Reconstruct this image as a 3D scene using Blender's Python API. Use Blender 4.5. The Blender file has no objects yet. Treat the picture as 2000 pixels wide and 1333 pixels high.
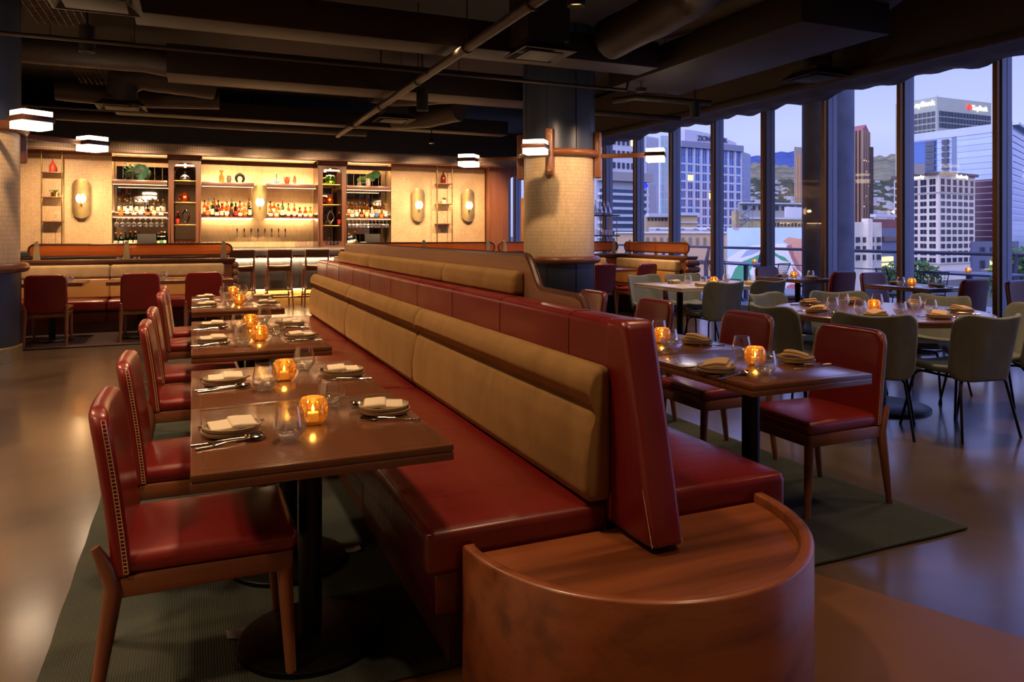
import bpy, math, random
from math import sin, cos, pi, sqrt, radians
from mathutils import Vector, Matrix

random.seed(7)
sc = bpy.context.scene
col = sc.collection

# ---------------------------------------------------------------- camera
CAM_H = 1.36
YAW = radians(23.5)
FPX = 1436.0
cd = bpy.data.cameras.new('camera')
cd.sensor_fit = 'HORIZONTAL'; cd.sensor_width = 36.0
cd.lens = 36.0 * FPX / 2000.0
cd.shift_y = -(666.5 - 458.0) / 2000.0
cd.clip_start = 0.05; cd.clip_end = 20000
cam = bpy.data.objects.new('camera', cd); col.objects.link(cam)
cam.location = (0, 0, CAM_H); cam.rotation_euler = (pi / 2, 0, -YAW)
sc.camera = cam

# ---------------------------------------------------------------- exposure
sc.view_settings.view_transform = 'Standard'
sc.view_settings.look = 'None'
sc.view_settings.gamma = 1.0
sc.view_settings.use_curve_mapping = False
sc.view_settings.exposure = 1.0
sc.cycles.max_bounces = 8
sc.cycles.transparent_max_bounces = 24
sc.cycles.sample_clamp_indirect = 6.0
sc.cycles.caustics_reflective = False
sc.cycles.caustics_refractive = False

# ---------------------------------------------------------------- sky at dusk
def lin(c):
    c = c / 255.0
    return c / 12.92 if c <= 0.04045 else ((c + 0.055) / 1.055) ** 2.4
def rgb(r, g, b, a=1.0): return (lin(r), lin(g), lin(b), a)

SKY = 0.8
w = bpy.data.worlds.new('dusk_sky'); sc.world = w; w.use_nodes = True
nt = w.node_tree; nt.nodes.clear()
o_ = nt.nodes.new('ShaderNodeOutputWorld'); bg = nt.nodes.new('ShaderNodeBackground')
tc = nt.nodes.new('ShaderNodeTexCoord'); sx = nt.nodes.new('ShaderNodeSeparateXYZ')
rp = nt.nodes.new('ShaderNodeValToRGB'); ns = nt.nodes.new('ShaderNodeTexNoise')
mp = nt.nodes.new('ShaderNodeMapping'); mp.inputs['Scale'].default_value = (1.2, 1.2, 5.0)
ad = nt.nodes.new('ShaderNodeMath'); ad.operation = 'MULTIPLY_ADD'
ad.inputs[1].default_value = 0.10
nt.links.new(tc.outputs['Generated'], sx.inputs[0]); nt.links.new(tc.outputs['Generated'], mp.inputs[0])
nt.links.new(mp.outputs[0], ns.inputs['Vector']); ns.inputs['Scale'].default_value = 1.6
nt.links.new(ns.outputs[0], ad.inputs[0]); nt.links.new(sx.outputs[2], ad.inputs[2])
nt.links.new(ad.outputs[0], rp.inputs[0])
e = rp.color_ramp.elements
e[0].position = 0.0; e[0].color = rgb(120, 130, 170)
e[1].position = 1.0; e[1].color = rgb(120, 138, 215)
for p_, c_ in ((0.06, rgb(150, 158, 222)), (0.16, rgb(170, 178, 238)), (0.27, rgb(148, 160, 232)), (0.45, rgb(122, 140, 226))):
    n_ = e.new(p_); n_.color = c_
# afterglow: the western sky behind the building is brighter than the eastern sky in view
dp = nt.nodes.new('ShaderNodeVectorMath'); dp.operation = 'DOT_PRODUCT'; dp.inputs[1].default_value = (-0.86, -0.46, 0.2)
nt.links.new(tc.outputs['Generated'], dp.inputs[0])
mr = nt.nodes.new('ShaderNodeMapRange'); mr.inputs[1].default_value = 0.1; mr.inputs[2].default_value = 1.0; mr.inputs[3].default_value = 0.0; mr.inputs[4].default_value = 1.0
nt.links.new(dp.outputs['Value'], mr.inputs[0])
gx = nt.nodes.new('ShaderNodeMix'); gx.data_type = 'RGBA'; gx.blend_type = 'ADD'
gx.inputs[7].default_value = (1.8, 1.6, 1.75, 1)
nt.links.new(mr.outputs[0], gx.inputs[0]); nt.links.new(rp.outputs[0], gx.inputs[6])
nt.links.new(gx.outputs[2], bg.inputs[0]); bg.inputs[1].default_value = SKY
nt.links.new(bg.outputs[0], o_.inputs[0])

# ---------------------------------------------------------------- helpers: lights
WARM = (1.0, 0.62, 0.33)
def spot(x, y, z, power, size=1.2, tx=None, ty=None, tz=0, blend=0.6, color=WARM, rad=0.05):
    L = bpy.data.lights.new('spot_light', 'SPOT'); L.energy = power; L.color = color
    L.spot_size = size; L.spot_blend = blend; L.shadow_soft_size = rad
    o = bpy.data.objects.new('spot_light', L); col.objects.link(o); o.location = (x, y, z)
    if tx is not None:
        o.rotation_euler = (Vector((tx, ty, tz)) - Vector((x, y, z))).to_track_quat('-Z', 'Y').to_euler()
    return o
def point(x, y, z, power, rad=0.03, color=WARM, parent=None):
    L = bpy.data.lights.new('flame_light', 'POINT'); L.energy = power; L.color = color; L.shadow_soft_size = rad
    o = bpy.data.objects.new('flame_light', L); col.objects.link(o); o.location = (x, y, z)
    if parent: o.parent = parent
    return o

# ---------------------------------------------------------------- ceiling downlights of the room, and an added fill pair
K_IN = 1.5
DOWN = [  # x, y, z, power, cone
    (0.35, 2.6, 3.35, 62, 1.7), (0.35, 4.6, 3.35, 85, 1.7), (0.35, 6.8, 3.35, 110, 1.7), (0.3, 8.8, 3.35, 110, 1.7),
    (1.9, 0.6, 3.35, 40, 1.8), (-1.4, 3.6, 3.35, 85, 1.7), (-1.6, 6.6, 3.35, 105, 1.7), (-1.8, 1.4, 3.35, 100, 1.8), (-2.9, 2.6, 3.2, 120, 1.9), (-2.9, 5.2, 3.2, 110, 1.9),  # the outermost pair here is added fill for the banquette's left side
    (2.6, 2.4, 3.35, 55, 1.7), (2.6, 4.8, 3.35, 80, 1.7), (2.6, 7.4, 3.35, 100, 1.7),
    (4.6, 1.4, 3.35, 40, 1.7), (5.2, 3.2, 3.35, 85, 1.6), (4.6, 5.2, 3.35, 70, 1.6), (5.8, 7.2, 3.35, 100, 1.6), (6.6, 10.4, 3.3, 130, 1.5),
    (-1.4, 10.9, 3.3, 110, 1.5), (0.6, 10.6, 3.3, 110, 1.5), (2.8, 10.4, 3.3, 110, 1.5), (4.6, 12.6, 3.3, 110, 1.6),
    (0.6, 13.5, 3.3, 120, 1.6), (2.4, 13.5, 3.3, 120, 1.6), (-1.4, 13.5, 3.3, 110, 1.6), (-3.6, 8.0, 3.35, 90, 1.7), (-4.0, 3.5, 3.35, 90, 1.7),
]
for (x, y, z, p_, s_) in DOWN:
    spot(x, y, z, p_ * K_IN, s_, x, y, 0, blend=1.0, rad=0.12)
# wall washers on the tiled bar wall
for x in (-2.3, -1.0, 0.2, 1.3, 2.4, 3.6, 4.8, 6.0):
    spot(x, 14.25, 3.3, 170 * K_IN, 1.35, x, 16.4, 1.25, blend=0.9)
# added unseen spots that wash the rear and left walls for fill light
for x, y, tx, ty in ((-4, -2.6, -4, -5), (0, -2.6, 0, -5), (4, -2.6, 4, -5), (-4.6, 0, -6.4, 0), (-4.6, 3, -6.4, 3), (-4.6, 6, -6.4, 6), (-4.6, 9, -6.4, 9)):
    spot(x, y, 3.4, (240 if tx < -6 else 90) * K_IN, 1.9, tx, ty, 1.2, blend=1.0, rad=0.1)
# added spots, without fixtures, that brighten the tiled column faces
for x, y, tx, ty in ((3.4, 7.4, 4.87, 9.5), (5.6, 7.3, 4.87, 9.5), (-1.4, 7.4, -2.24, 9.5)):
    spot(x, y, 3.2, 85 * K_IN, 0.8, tx, ty, 1.75, blend=0.9)
# ---------------------------------------------------------------- mesh builder
class MB:
    def __init__(s): s.v = []; s.f = []; s.m = []; s.cur = 0
    def add(s, vs, fs):
        n = len(s.v); s.v.extend([tuple(v) for v in vs]); s.f.extend([tuple(i + n for i in f) for f in fs]); s.m.extend([s.cur] * len(fs)); return s
    def box(s, x0, x1, y0, y1, z0, z1):
        return s.add([(x0, y0, z0), (x1, y0, z0), (x1, y1, z0), (x0, y1, z0), (x0, y0, z1), (x1, y0, z1), (x1, y1, z1), (x0, y1, z1)],
                     [(0, 3, 2, 1), (4, 5, 6, 7), (0, 1, 5, 4), (1, 2, 6, 5), (2, 3, 7, 6), (3, 0, 4, 7)])
    def rbox(s, x0, x1, y0, y1, z0, z1, r, k=2, n=(1, 1, 1), warp=None):
        c = ((x0 + x1) / 2, (y0 + y1) / 2, (z0 + z1) / 2); h = (abs(x1 - x0) / 2, abs(y1 - y0) / 2, abs(z1 - z0) / 2)
        r = min(r, min(h) * 0.999)
        def samp(hh, nn):
            a = [-hh + r * (1 - math.tan((1 - i / k) * pi / 4)) for i in range(k)] if k else []
            a = a + [-hh + r]
            b = [-hh + r + (2 * hh - 2 * r) * i / nn for i in range(1, nn)]
            return a + b + [-q for q in reversed(a)]
        S = [samp(h[i], n[i]) for i in range(3)]
        idx = {}; vs = []; fs = []
        def vid(p):
            key = (round(p[0], 6), round(p[1], 6), round(p[2], 6))
            if key in idx: return idx[key]
            cc = [max(-(h[i] - r), min(h[i] - r, p[i])) for i in range(3)]
            d = [p[i] - cc[i] for i in range(3)]; L = sqrt(sum(q * q for q in d))
            q = [cc[i] + (d[i] / L * r if L > 1e-9 else 0) + c[i] for i in range(3)]
            if warp: q = warp(*q)
            idx[key] = len(vs); vs.append(tuple(q)); return idx[key]
        for ax in range(3):
            a, b = (ax + 1) % 3, (ax + 2) % 3
            for sg in (-1, 1):
                for i in range(len(S[a]) - 1):
                    for j in range(len(S[b]) - 1):
                        q = []
                        for (ii, jj) in ((i, j), (i + 1, j), (i + 1, j + 1), (i, j + 1)):
                            p = [0, 0, 0]; p[ax] = sg * h[ax]; p[a] = S[a][ii]; p[b] = S[b][jj]; q.append(vid(p))
                        if sg < 0: q.reverse()
                        if len(set(q)) >= 3: fs.append(tuple(dict.fromkeys(q)))
        return s.add(vs, fs)
    def cyl(s, p0, p1, r0, r1=None, n=16, caps=True):
        if r1 is None: r1 = r0
        p0 = Vector(p0); p1 = Vector(p1); d = (p1 - p0).normalized()
        a = d.orthogonal().normalized(); b = d.cross(a)
        vs = []
        for (p, r) in ((p0, r0), (p1, r1)):
            for i in range(n):
                t = 2 * pi * i / n; vs.append(p + a * (cos(t) * r) + b * (sin(t) * r))
        fs = [(i, (i + 1) % n, n + (i + 1) % n, n + i) for i in range(n)]
        if caps: fs += [tuple(reversed(range(n))), tuple(range(n, 2 * n))]
        return s.add(vs, fs)
    def lathe(s, prof, n=24, cx=0, cy=0, cz=0, a0=0, a1=2 * pi, sx=1, sy=1):
        full = abs(a1 - a0 - 2 * pi) < 1e-6; m = n if full else n + 1
        vs = []
        for (r, z) in prof:
            for i in range(m):
                t = a0 + (a1 - a0) * i / n; vs.append((cx + r * cos(t) * sx, cy + r * sin(t) * sy, cz + z))
        fs = []
        for j in range(len(prof) - 1):
            for i in range(n):
                i2 = (i + 1) % m if full else i + 1
                fs.append((j * m + i, j * m + i2, (j + 1) * m + i2, (j + 1) * m + i))
        return s.add(vs, fs)
    def tube(s, pts, r, n=8, caps=True, rs=None, closed=False):
        pts = [Vector(p) for p in pts]; N = len(pts); vs = []; prev = None
        for i, p in enumerate(pts):
            if closed: d = (pts[(i + 1) % N] - pts[i - 1]).normalized()
            else: d = (pts[min(i + 1, N - 1)] - pts[max(i - 1, 0)]).normalized()
            if prev is None: a = d.orthogonal().normalized()
            else:
                a = prev - d * prev.dot(d); a = a.normalized() if a.length > 1e-6 else d.orthogonal().normalized()
            prev = a; b = d.cross(a); rr = rs[i] if rs else r
            for k in range(n):
                t = 2 * pi * k / n; vs.append(p + a * (cos(t) * rr) + b * (sin(t) * rr))
        fs = []
        for i in range(N if closed else N - 1):
            j = (i + 1) % N
            for k in range(n):
                fs.append((i * n + k, i * n + (k + 1) % n, j * n + (k + 1) % n, j * n + k))
        if caps and not closed: fs += [tuple(reversed(range(n))), tuple(range((N - 1) * n, N * n))]
        return s.add(vs, fs)
    def prism(s, pts, lo, hi, axis='z'):
        n = len(pts)
        def P(a, b, c): return {'z': (a, b, c), 'y': (a, c, b), 'x': (c, a, b)}[axis]
        vs = [P(a, b, lo) for a, b in pts] + [P(a, b, hi) for a, b in pts]
        fs = [tuple(reversed(range(n))), tuple(range(n, 2 * n))] + [(i, (i + 1) % n, n + (i + 1) % n, n + i) for i in range(n)]
        return s.add(vs, fs)
    def grid(s, fn, nu, nv):
        vs = [fn(i / nu, j / nv) for j in range(nv + 1) for i in range(nu + 1)]
        fs = [(j * (nu + 1) + i, j * (nu + 1) + i + 1, (j + 1) * (nu + 1) + i + 1, (j + 1) * (nu + 1) + i) for j in range(nv) for i in range(nu)]
        return s.add(vs, fs)
    def mesh(s, name, mats, smooth=True, angle=38):
        me = bpy.data.meshes.new(name); me.from_pydata(s.v, [], s.f)
        if not isinstance(mats, (list, tuple)): mats = [mats]
        for m in mats: me.materials.append(m)
        if any(s.m): me.polygons.foreach_set('material_index', s.m)
        import bmesh
        bm = bmesh.new(); bm.from_mesh(me); bmesh.ops.recalc_face_normals(bm, faces=bm.faces[:]); bm.to_mesh(me); bm.free()
        if smooth:
            me.shade_smooth(); me.set_sharp_from_angle(angle=radians(angle))
        me.update(); return me
    def build(s, name, mats, parent=None, smooth=True, angle=38, loc=None, rz=0, label=None):
        o = bpy.data.objects.new(name, s.mesh(name, mats, smooth, angle)); col.objects.link(o)
        if parent: o.parent = parent
        if loc: o.location = loc
        if rz: o.rotation_euler = (0, 0, rz)
        if label: o['label'] = label
        return o

def tag(o, label, cat, group=None, kind=None):
    o['label'] = label; o['category'] = cat
    if group: o['group'] = group
    if kind: o['kind'] = kind
    return o
def thing(name, label, cat, loc=(0, 0, 0), rz=0, group=None):
    o = bpy.data.objects.new(name, None); col.objects.link(o); o.empty_display_size = 0.1
    o.location = loc; o.rotation_euler = (0, 0, rz); return tag(o, label, cat, group)
def struct(o, label=None):
    o['kind'] = 'structure'
    if label: o['label'] = label
    return o
def dup(root, loc=None, rz=None, label=None, group=None, parent=None):
    r = root.copy(); col.objects.link(r)
    if parent is not None: r.parent = parent
    if loc is not None: r.location = loc
    if rz is not None: r.rotation_euler = (0, 0, rz)
    if label: r['label'] = label
    if group: r['group'] = group
    for ch in KIDS(root): dup(ch, parent=r)
    return r
def KIDS(o): return list(o.children)
def place(proto, used, loc, rz, label, group=None):
    """first call moves the prototype itself, later calls copy it"""
    if not used:
        used.append(1); proto.location = loc; proto.rotation_euler = (0, 0, rz); proto['label'] = label
        if group: proto['group'] = group
        return proto
    return dup(proto, loc, rz, label, group)

def smooth_profile(P, k=3):
    out = []
    for i in range(len(P) - 1):
        p0, p1, p2, p3 = P[max(i - 1, 0)], P[i], P[i + 1], P[min(i + 2, len(P) - 1)]
        for j in range(k):
            t = j / k; out.append(tuple(max(0, .5 * (2 * b + (c - a) * t + (2 * a - 5 * b + 4 * c - d) * t * t + (3 * b - a - 3 * c + d) * t ** 3)) if q == 0 else
                                        .5 * (2 * b + (c - a) * t + (2 * a - 5 * b + 4 * c - d) * t * t + (3 * b - a - 3 * c + d) * t ** 3) for q, (a, b, c, d) in enumerate(zip(p0, p1, p2, p3))))
    return out + [P[-1]]

# ---------------------------------------------------------------- materials
MATS = {}
def base(name):
    m = bpy.data.materials.new(name); m.use_nodes = True; nt = m.node_tree
    b = nt.nodes['Principled BSDF']; return m, nt, b
def coords(nt, scale=(1, 1, 1), rnd=True):
    tc = nt.nodes.new('ShaderNodeTexCoord'); mp = nt.nodes.new('ShaderNodeMapping'); mp.inputs['Scale'].default_value = scale
    nt.links.new(tc.outputs['Object'], mp.inputs['Vector'])
    if rnd:
        oi = nt.nodes.new('ShaderNodeObjectInfo'); mu = nt.nodes.new('ShaderNodeMath'); mu.operation = 'MULTIPLY'; mu.inputs[1].default_value = 13.0
        nt.links.new(oi.outputs['Random'], mu.inputs[0]); nt.links.new(mu.outputs[0], mp.inputs['Location'])
    return mp.outputs[0]
def noise(nt, vec, scale, detail=3, rough=0.5, dist=0):
    n = nt.nodes.new('ShaderNodeTexNoise'); n.inputs['Scale'].default_value = scale; n.inputs['Detail'].default_value = detail
    n.inputs['Roughness'].default_value = rough; n.inputs['Distortion'].default_value = dist
    nt.links.new(vec, n.inputs['Vector']); return n.outputs[0]
def ramp(nt, fac, stops):
    r = nt.nodes.new('ShaderNodeValToRGB'); e = r.color_ramp.elements
    e[0].position = stops[0][0]; e[0].color = stops[0][1]; e[1].position = stops[-1][0]; e[1].color = stops[-1][1]
    for p, c in stops[1:-1]:
        x = e.new(p); x.color = c
    nt.links.new(fac, r.inputs[0]); return r.outputs[0]
def bump(nt, b, h, strength, dist=0.01):
    bp = nt.nodes.new('ShaderNodeBump'); bp.inputs['Strength'].default_value = strength; bp.inputs['Distance'].default_value = dist
    nt.links.new(h, bp.inputs['Height']); nt.links.new(bp.outputs[0], b.inputs['Normal']); return bp
def maprange(nt, v, a, b_, c, d):
    m = nt.nodes.new('ShaderNodeMapRange'); m.inputs[1].default_value = a; m.inputs[2].default_value = b_; m.inputs[3].default_value = c; m.inputs[4].default_value = d
    nt.links.new(v, m.inputs[0]); return m.outputs[0]
def mul(c, k): return (c[0] * k, c[1] * k, c[2] * k, 1)

def plain(name, c, rough=0.5, metal=0.0, var=0.12, scale=8, spec=0.5, coat=0, emis=None, es=0, bmp=0, bs=60, sheen=0):
    m, nt, b = base(name); v = coords(nt)
    b.inputs['Base Color'].default_value = c
    nt.links.new(ramp(nt, noise(nt, v, scale), [(0.3, mul(c, 1 - var)), (0.7, mul(c, 1 + var))]), b.inputs['Base Color'])
    b.inputs['Roughness'].default_value = rough; b.inputs['Metallic'].default_value = metal; b.inputs['Specular IOR Level'].default_value = spec
    b.inputs['Coat Weight'].default_value = coat; b.inputs['Coat Roughness'].default_value = 0.15
    if sheen: b.inputs['Sheen Weight'].default_value = sheen; b.inputs['Sheen Roughness'].default_value = 0.4
    if emis: b.inputs['Emission Color'].default_value = emis; b.inputs['Emission Strength'].default_value = es
    if bmp: bump(nt, b, noise(nt, v, bs, 2), bmp, 0.004)
    MATS[name] = m; return m
def wood(name, c1, c2, axis=0, rough=0.38, coat=0.25, fine=1.0, con=1.0):
    m, nt, b = base(name); s = [11.0, 11.0, 11.0]; s[axis] = 0.7; v = coords(nt, tuple(s))
    s2 = [90.0, 90.0, 90.0]; s2[axis] = 4; v2 = coords(nt, tuple(s2))
    n1 = noise(nt, v, 1.0, 4, 0.5, 0.35)
    c = ramp(nt, n1, [(0.3, tuple(a * (1 - .45 * con) + b_ * .45 * con for a, b_ in zip(c1, c2))), (0.5, c1), (0.72, mul(c1, 1 + 0.12 * con))])
    n2 = noise(nt, v2, 1.0, 3)
    mx = nt.nodes.new('ShaderNodeMix'); mx.data_type = 'RGBA'; mx.blend_type = 'MULTIPLY'; mx.inputs[0].default_value = 0.35 * fine
    nt.links.new(c, mx.inputs[6]); nt.links.new(ramp(nt, n2, [(0.3, (0.74, 0.70, 0.68, 1)), (0.6, (1, 1, 1, 1))]), mx.inputs[7])
    nt.links.new(mx.outputs[2], b.inputs['Base Color'])
    b.inputs['Roughness'].default_value = rough
    b.inputs['Coat Weight'].default_value = coat; b.inputs['Coat Roughness'].default_value = 0.18
    MATS[name] = m; return m
def leather(name, c, c2, rough=0.36, wr=0.35, wscale=(2.2, 7, 3)):
    m, nt, b = base(name); v = coords(nt, (1, 1, 1)); vw = coords(nt, wscale)
    n1 = noise(nt, v, 3.0, 3, 0.5); nt.links.new(ramp(nt, n1, [(0.25, c), (0.75, c2)]), b.inputs['Base Color'])
    nt.links.new(maprange(nt, n1, 0.3, 0.7, rough - 0.05, rough + 0.12), b.inputs['Roughness'])
    vo = nt.nodes.new('ShaderNodeTexVoronoi'); vo.inputs['Scale'].default_value = 340; nt.links.new(v, vo.inputs['Vector'])
    b1 = nt.nodes.new('ShaderNodeBump'); b1.inputs['Strength'].default_value = 0.12; b1.inputs['Distance'].default_value = 0.001; nt.links.new(vo.outputs[0], b1.inputs['Height'])
    b2 = nt.nodes.new('ShaderNodeBump'); b2.inputs['Strength'].default_value = wr; b2.inputs['Distance'].default_value = 0.008
    nt.links.new(noise(nt, vw, 1.6, 3, 0.5, 0.15), b2.inputs['Height']); nt.links.new(b1.outputs[0], b2.inputs['Normal'])
    nt.links.new(b2.outputs[0], b.inputs['Normal']); b.inputs['Coat Weight'].default_value = 0.45; b.inputs['Coat Roughness'].default_value = 0.2
    MATS[name] = m; return m
def velvet(name, c, c2, sh=0.5):
    m, nt, b = base(name); v = coords(nt, (1, 1, 0.6)); n1 = noise(nt, v, 5.0, 5, 0.65, 0.6)
    nt.links.new(ramp(nt, n1, [(0.3, c), (0.7, c2)]), b.inputs['Base Color']); b.inputs['Roughness'].default_value = 0.8
    b.inputs['Sheen Weight'].default_value = sh; b.inputs['Sheen Roughness'].default_value = 0.35; b.inputs['Sheen Tint'].default_value = mul(c2, 2.0)
    b.inputs['Specular IOR Level'].default_value = 0.2
    bump(nt, b, noise(nt, v, 260, 2), 0.1, 0.002); MATS[name] = m; return m
def glass(name, tint=(1, 1, 1, 1), gloss=0.06, rough=0.02, gcol=(1, 1, 1, 1), bmp=0, bs=120, edge=0.75):
    """clear glass: see-through with a glossy skin that strengthens at grazing angles"""
    m, nt, b = base(name); nt.nodes.remove(b); out = [n for n in nt.nodes if n.type == 'OUTPUT_MATERIAL'][0]
    t = nt.nodes.new('ShaderNodeBsdfTransparent'); t.inputs[0].default_value = tint
    g = nt.nodes.new('ShaderNodeBsdfGlossy'); g.inputs['Color'].default_value = gcol; g.inputs['Roughness'].default_value = rough
    lw = nt.nodes.new('ShaderNodeLayerWeight'); lw.inputs[0].default_value = 0.5
    p = nt.nodes.new('ShaderNodeMath'); p.operation = 'POWER'; p.inputs[1].default_value = 3.0; nt.links.new(lw.outputs['Facing'], p.inputs[0])
    f = maprange(nt, p.outputs[0], 0, 1, gloss, edge); mx = nt.nodes.new('ShaderNodeMixShader')
    nt.links.new(f, mx.inputs[0]); nt.links.new(t.outputs[0], mx.inputs[1]); nt.links.new(g.outputs[0], mx.inputs[2]); nt.links.new(mx.outputs[0], out.inputs[0])
    if bmp:
        v = coords(nt); vo = nt.nodes.new('ShaderNodeTexVoronoi'); vo.inputs['Scale'].default_value = bs; nt.links.new(v, vo.inputs['Vector'])
        bp = nt.nodes.new('ShaderNodeBump'); bp.inputs['Strength'].default_value = bmp; bp.inputs['Distance'].default_value = 0.01
        nt.links.new(vo.outputs[0], bp.inputs['Height']); nt.links.new(bp.outputs[0], g.inputs['Normal'])
    MATS[name] = m; return m
def emit(name, c, s):
    m, nt, b = base(name); b.inputs['Base Color'].default_value = c; b.inputs['Emission Color'].default_value = c; b.inputs['Emission Strength'].default_value = s
    MATS[name] = m; return m
def tiles(name, c1, c2, mortar, bw, bh, ms=0.06, plane='xz', rough=0.45, radial=None):
    """small mosaic tiles; radial=(cx, cy, r): laid around a column"""
    m, nt, b = base(name); tc = nt.nodes.new('ShaderNodeTexCoord'); sp = nt.nodes.new('ShaderNodeSeparateXYZ'); cb = nt.nodes.new('ShaderNodeCombineXYZ')
    nt.links.new(tc.outputs['Object'], sp.inputs[0])
    if radial:
        at = nt.nodes.new('ShaderNodeMath'); at.operation = 'ARCTAN2'; nt.links.new(sp.outputs[1], at.inputs[0]); nt.links.new(sp.outputs[0], at.inputs[1])
        mm = nt.nodes.new('ShaderNodeMath'); mm.operation = 'MULTIPLY'; mm.inputs[1].default_value = radial; nt.links.new(at.outputs[0], mm.inputs[0]); nt.links.new(mm.outputs[0], cb.inputs[0])
    else: nt.links.new(sp.outputs[0 if plane[0] == 'x' else 1], cb.inputs[0])
    nt.links.new(sp.outputs[2], cb.inputs[1])
    br = nt.nodes.new('ShaderNodeTexBrick'); nt.links.new(cb.outputs[0], br.inputs['Vector'])
    br.inputs['Color1'].default_value = c1; br.inputs['Color2'].default_value = c2; br.inputs['Mortar'].default_value = mortar
    br.inputs['Scale'].default_value = 1.0; br.inputs['Brick Width'].default_value = bw; br.inputs['Row Height'].default_value = bh
    br.inputs['Mortar Size'].default_value = min(bw, bh) * ms; br.inputs['Bias'].default_value = -0.2; br.offset = 0.0 if not radial else 0.0
    mx = nt.nodes.new('ShaderNodeMix'); mx.data_type = 'RGBA'; mx.blend_type = 'MULTIPLY'; mx.inputs[0].default_value = 1
    nt.links.new(br.outputs[0], mx.inputs[6]); nt.links.new(ramp(nt, noise(nt, cb.outputs[0], 3.0, 4), [(0.3, (0.86, 0.84, 0.82, 1)), (0.7, (1, 1, 1, 1))]), mx.inputs[7])
    nt.links.new(mx.outputs[2], b.inputs['Base Color']); b.inputs['Roughness'].default_value = rough
    bp = bump(nt, b, br.outputs[1], 0.5, 0.002); bp.invert = True
    MATS[name] = m; return m

WALNUT = wood('walnut', rgb(128, 78, 50), rgb(78, 42, 24), 0)
WALNUT_Y = wood('walnut_y', rgb(128, 78, 50), rgb(78, 42, 24), 1)
WALNUT_Z = wood('walnut_z', rgb(140, 88, 60), rgb(84, 48, 30), 2)
TABLEW = wood('table_walnut', rgb(112, 68, 42), rgb(88, 50, 30), 1, rough=0.26, coat=1.0, con=0.7, fine=0.8)
TABLEW_X = wood('table_walnut_x', rgb(132, 80, 48), rgb(92, 52, 30), 0, rough=0.3, coat=0.4)
TRAYW = wood('end_table_veneer', rgb(130, 72, 40), rgb(84, 42, 20), 0, rough=0.36, coat=0.3, con=1.9)
DARKW = wood('dark_walnut', rgb(84, 50, 36), rgb(46, 26, 18), 0)
DARKW_Z = wood('dark_walnut_z', rgb(84, 50, 36), rgb(46, 26, 18), 2)
SILLW = wood('cap_walnut', rgb(104, 64, 46), rgb(62, 36, 24), 0, rough=0.3)
BARW = wood('bar_walnut', rgb(98, 60, 40), rgb(66, 38, 24), 0)
BARW_Z = wood('bar_walnut_z', rgb(98, 60, 40), rgb(66, 38, 24), 2)
STEMG = glass('stem_glass', gloss=0.3, edge=1.0)
KICK = plain('kick_brass', rgb(196, 156, 92), 0.5, 0.25)
OAKW = wood('spine_oak', rgb(150, 112, 88), rgb(120, 84, 62), 1, rough=0.42)
RED = leather('red_leather', rgb(110, 14, 14), rgb(130, 24, 20), rough=0.33, wr=0.2)
REDB = leather('banquette_leather', rgb(92, 12, 11), rgb(110, 20, 17), rough=0.30, wr=0.55, wscale=(1.5, 7, 3))
REDS = leather('spine_leather', rgb(104, 18, 22), rgb(120, 24, 28), rough=0.34, wr=0.1)
MUST = velvet('mustard_velvet', rgb(132, 102, 62), rgb(156, 124, 80))
GREEN = velvet('sage_velvet', rgb(104, 112, 110), rgb(128, 134, 130))
CREAM = plain('cream_weave', rgb(205, 176, 132), 0.85, bmp=0.3, bs=400)
MUSTL = leather('ochre_leather', rgb(176, 122, 62), rgb(196, 146, 84), rough=0.5, wr=0.15)
BLACK = plain('black_steel', rgb(22, 22, 24), 0.35, 0.6)
BLACKM = plain('black_matt', rgb(16, 14, 13), 0.7)
CEILP = plain('ceiling_paint', rgb(44, 33, 26), 0.62, spec=0.3, bmp=0.5, bs=12)
CEILD = plain('ceiling_dark', rgb(34, 26, 22), 0.8)
DUCTP = plain('duct_wrap', rgb(50, 38, 30), 0.6, bmp=1.0, bs=14)
BULK = plain('bulkhead_black', rgb(30, 27, 27), 0.6)
NAVY = plain('navy_panel', rgb(62, 70, 90), 0.36, 0.25, var=0.05, scale=2)
BRASS = plain('brass', rgb(190, 160, 96), 0.3, 1.0)
BRASSD = plain('aged_brass', rgb(166, 148, 104), 0.42, 0.85)
POSTM = plain('post_paint', rgb(190, 178, 136), 0.45, 0.3)
STEEL = plain('steel', rgb(200, 196, 190), 0.16, 1.0, var=0.03)
STONEW = plain('stoneware', rgb(172, 156, 132), 0.4, var=0.1, scale=30)
LINEN = plain('linen', rgb(226, 210, 186), 0.85, var=0.05, bmp=0.3, bs=300)
LINENT = plain('tan_linen', rgb(196, 164, 122), 0.85, var=0.06, bmp=0.3, bs=300)
WAX = plain('wax', rgb(250, 226, 170), 0.5, emis=rgb(255, 190, 90), es=0.5)
FLAME = emit('flame', (1, 0.72, 0.3, 1), 30)
LAMP = emit('lamp_glow', (1, 0.76, 0.50, 1), 6)
SCONCE = emit('sconce_glow', (1, 0.70, 0.36, 1), 7)
STRIP = emit('led_strip', (1, 0.66, 0.34, 1), 5)
STRIPB = emit('led_strip_hidden', (1, 0.66, 0.34, 1), 26)
PIN = emit('pin_light', (1, 0.85, 0.65, 1), 40)
STITCH = plain('stitching_thread', rgb(214, 176, 130), 0.7)
GLASS = glass('clear_glass', gloss=0.11, edge=0.95)
CUTG = glass('cut_glass', tint=(0.93, 0.9, 0.88, 1), gloss=0.45, rough=0.05, bmp=1.0, bs=260)
PANE = glass('window_pane', tint=(0.97, 0.98, 1.0, 1), gloss=0.01, edge=0.22)
AMBER = glass('amber_glass', tint=(1.0, 0.84, 0.5, 1), gloss=0.6, rough=0.07, gcol=(1.0, 0.72, 0.34, 1))
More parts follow.
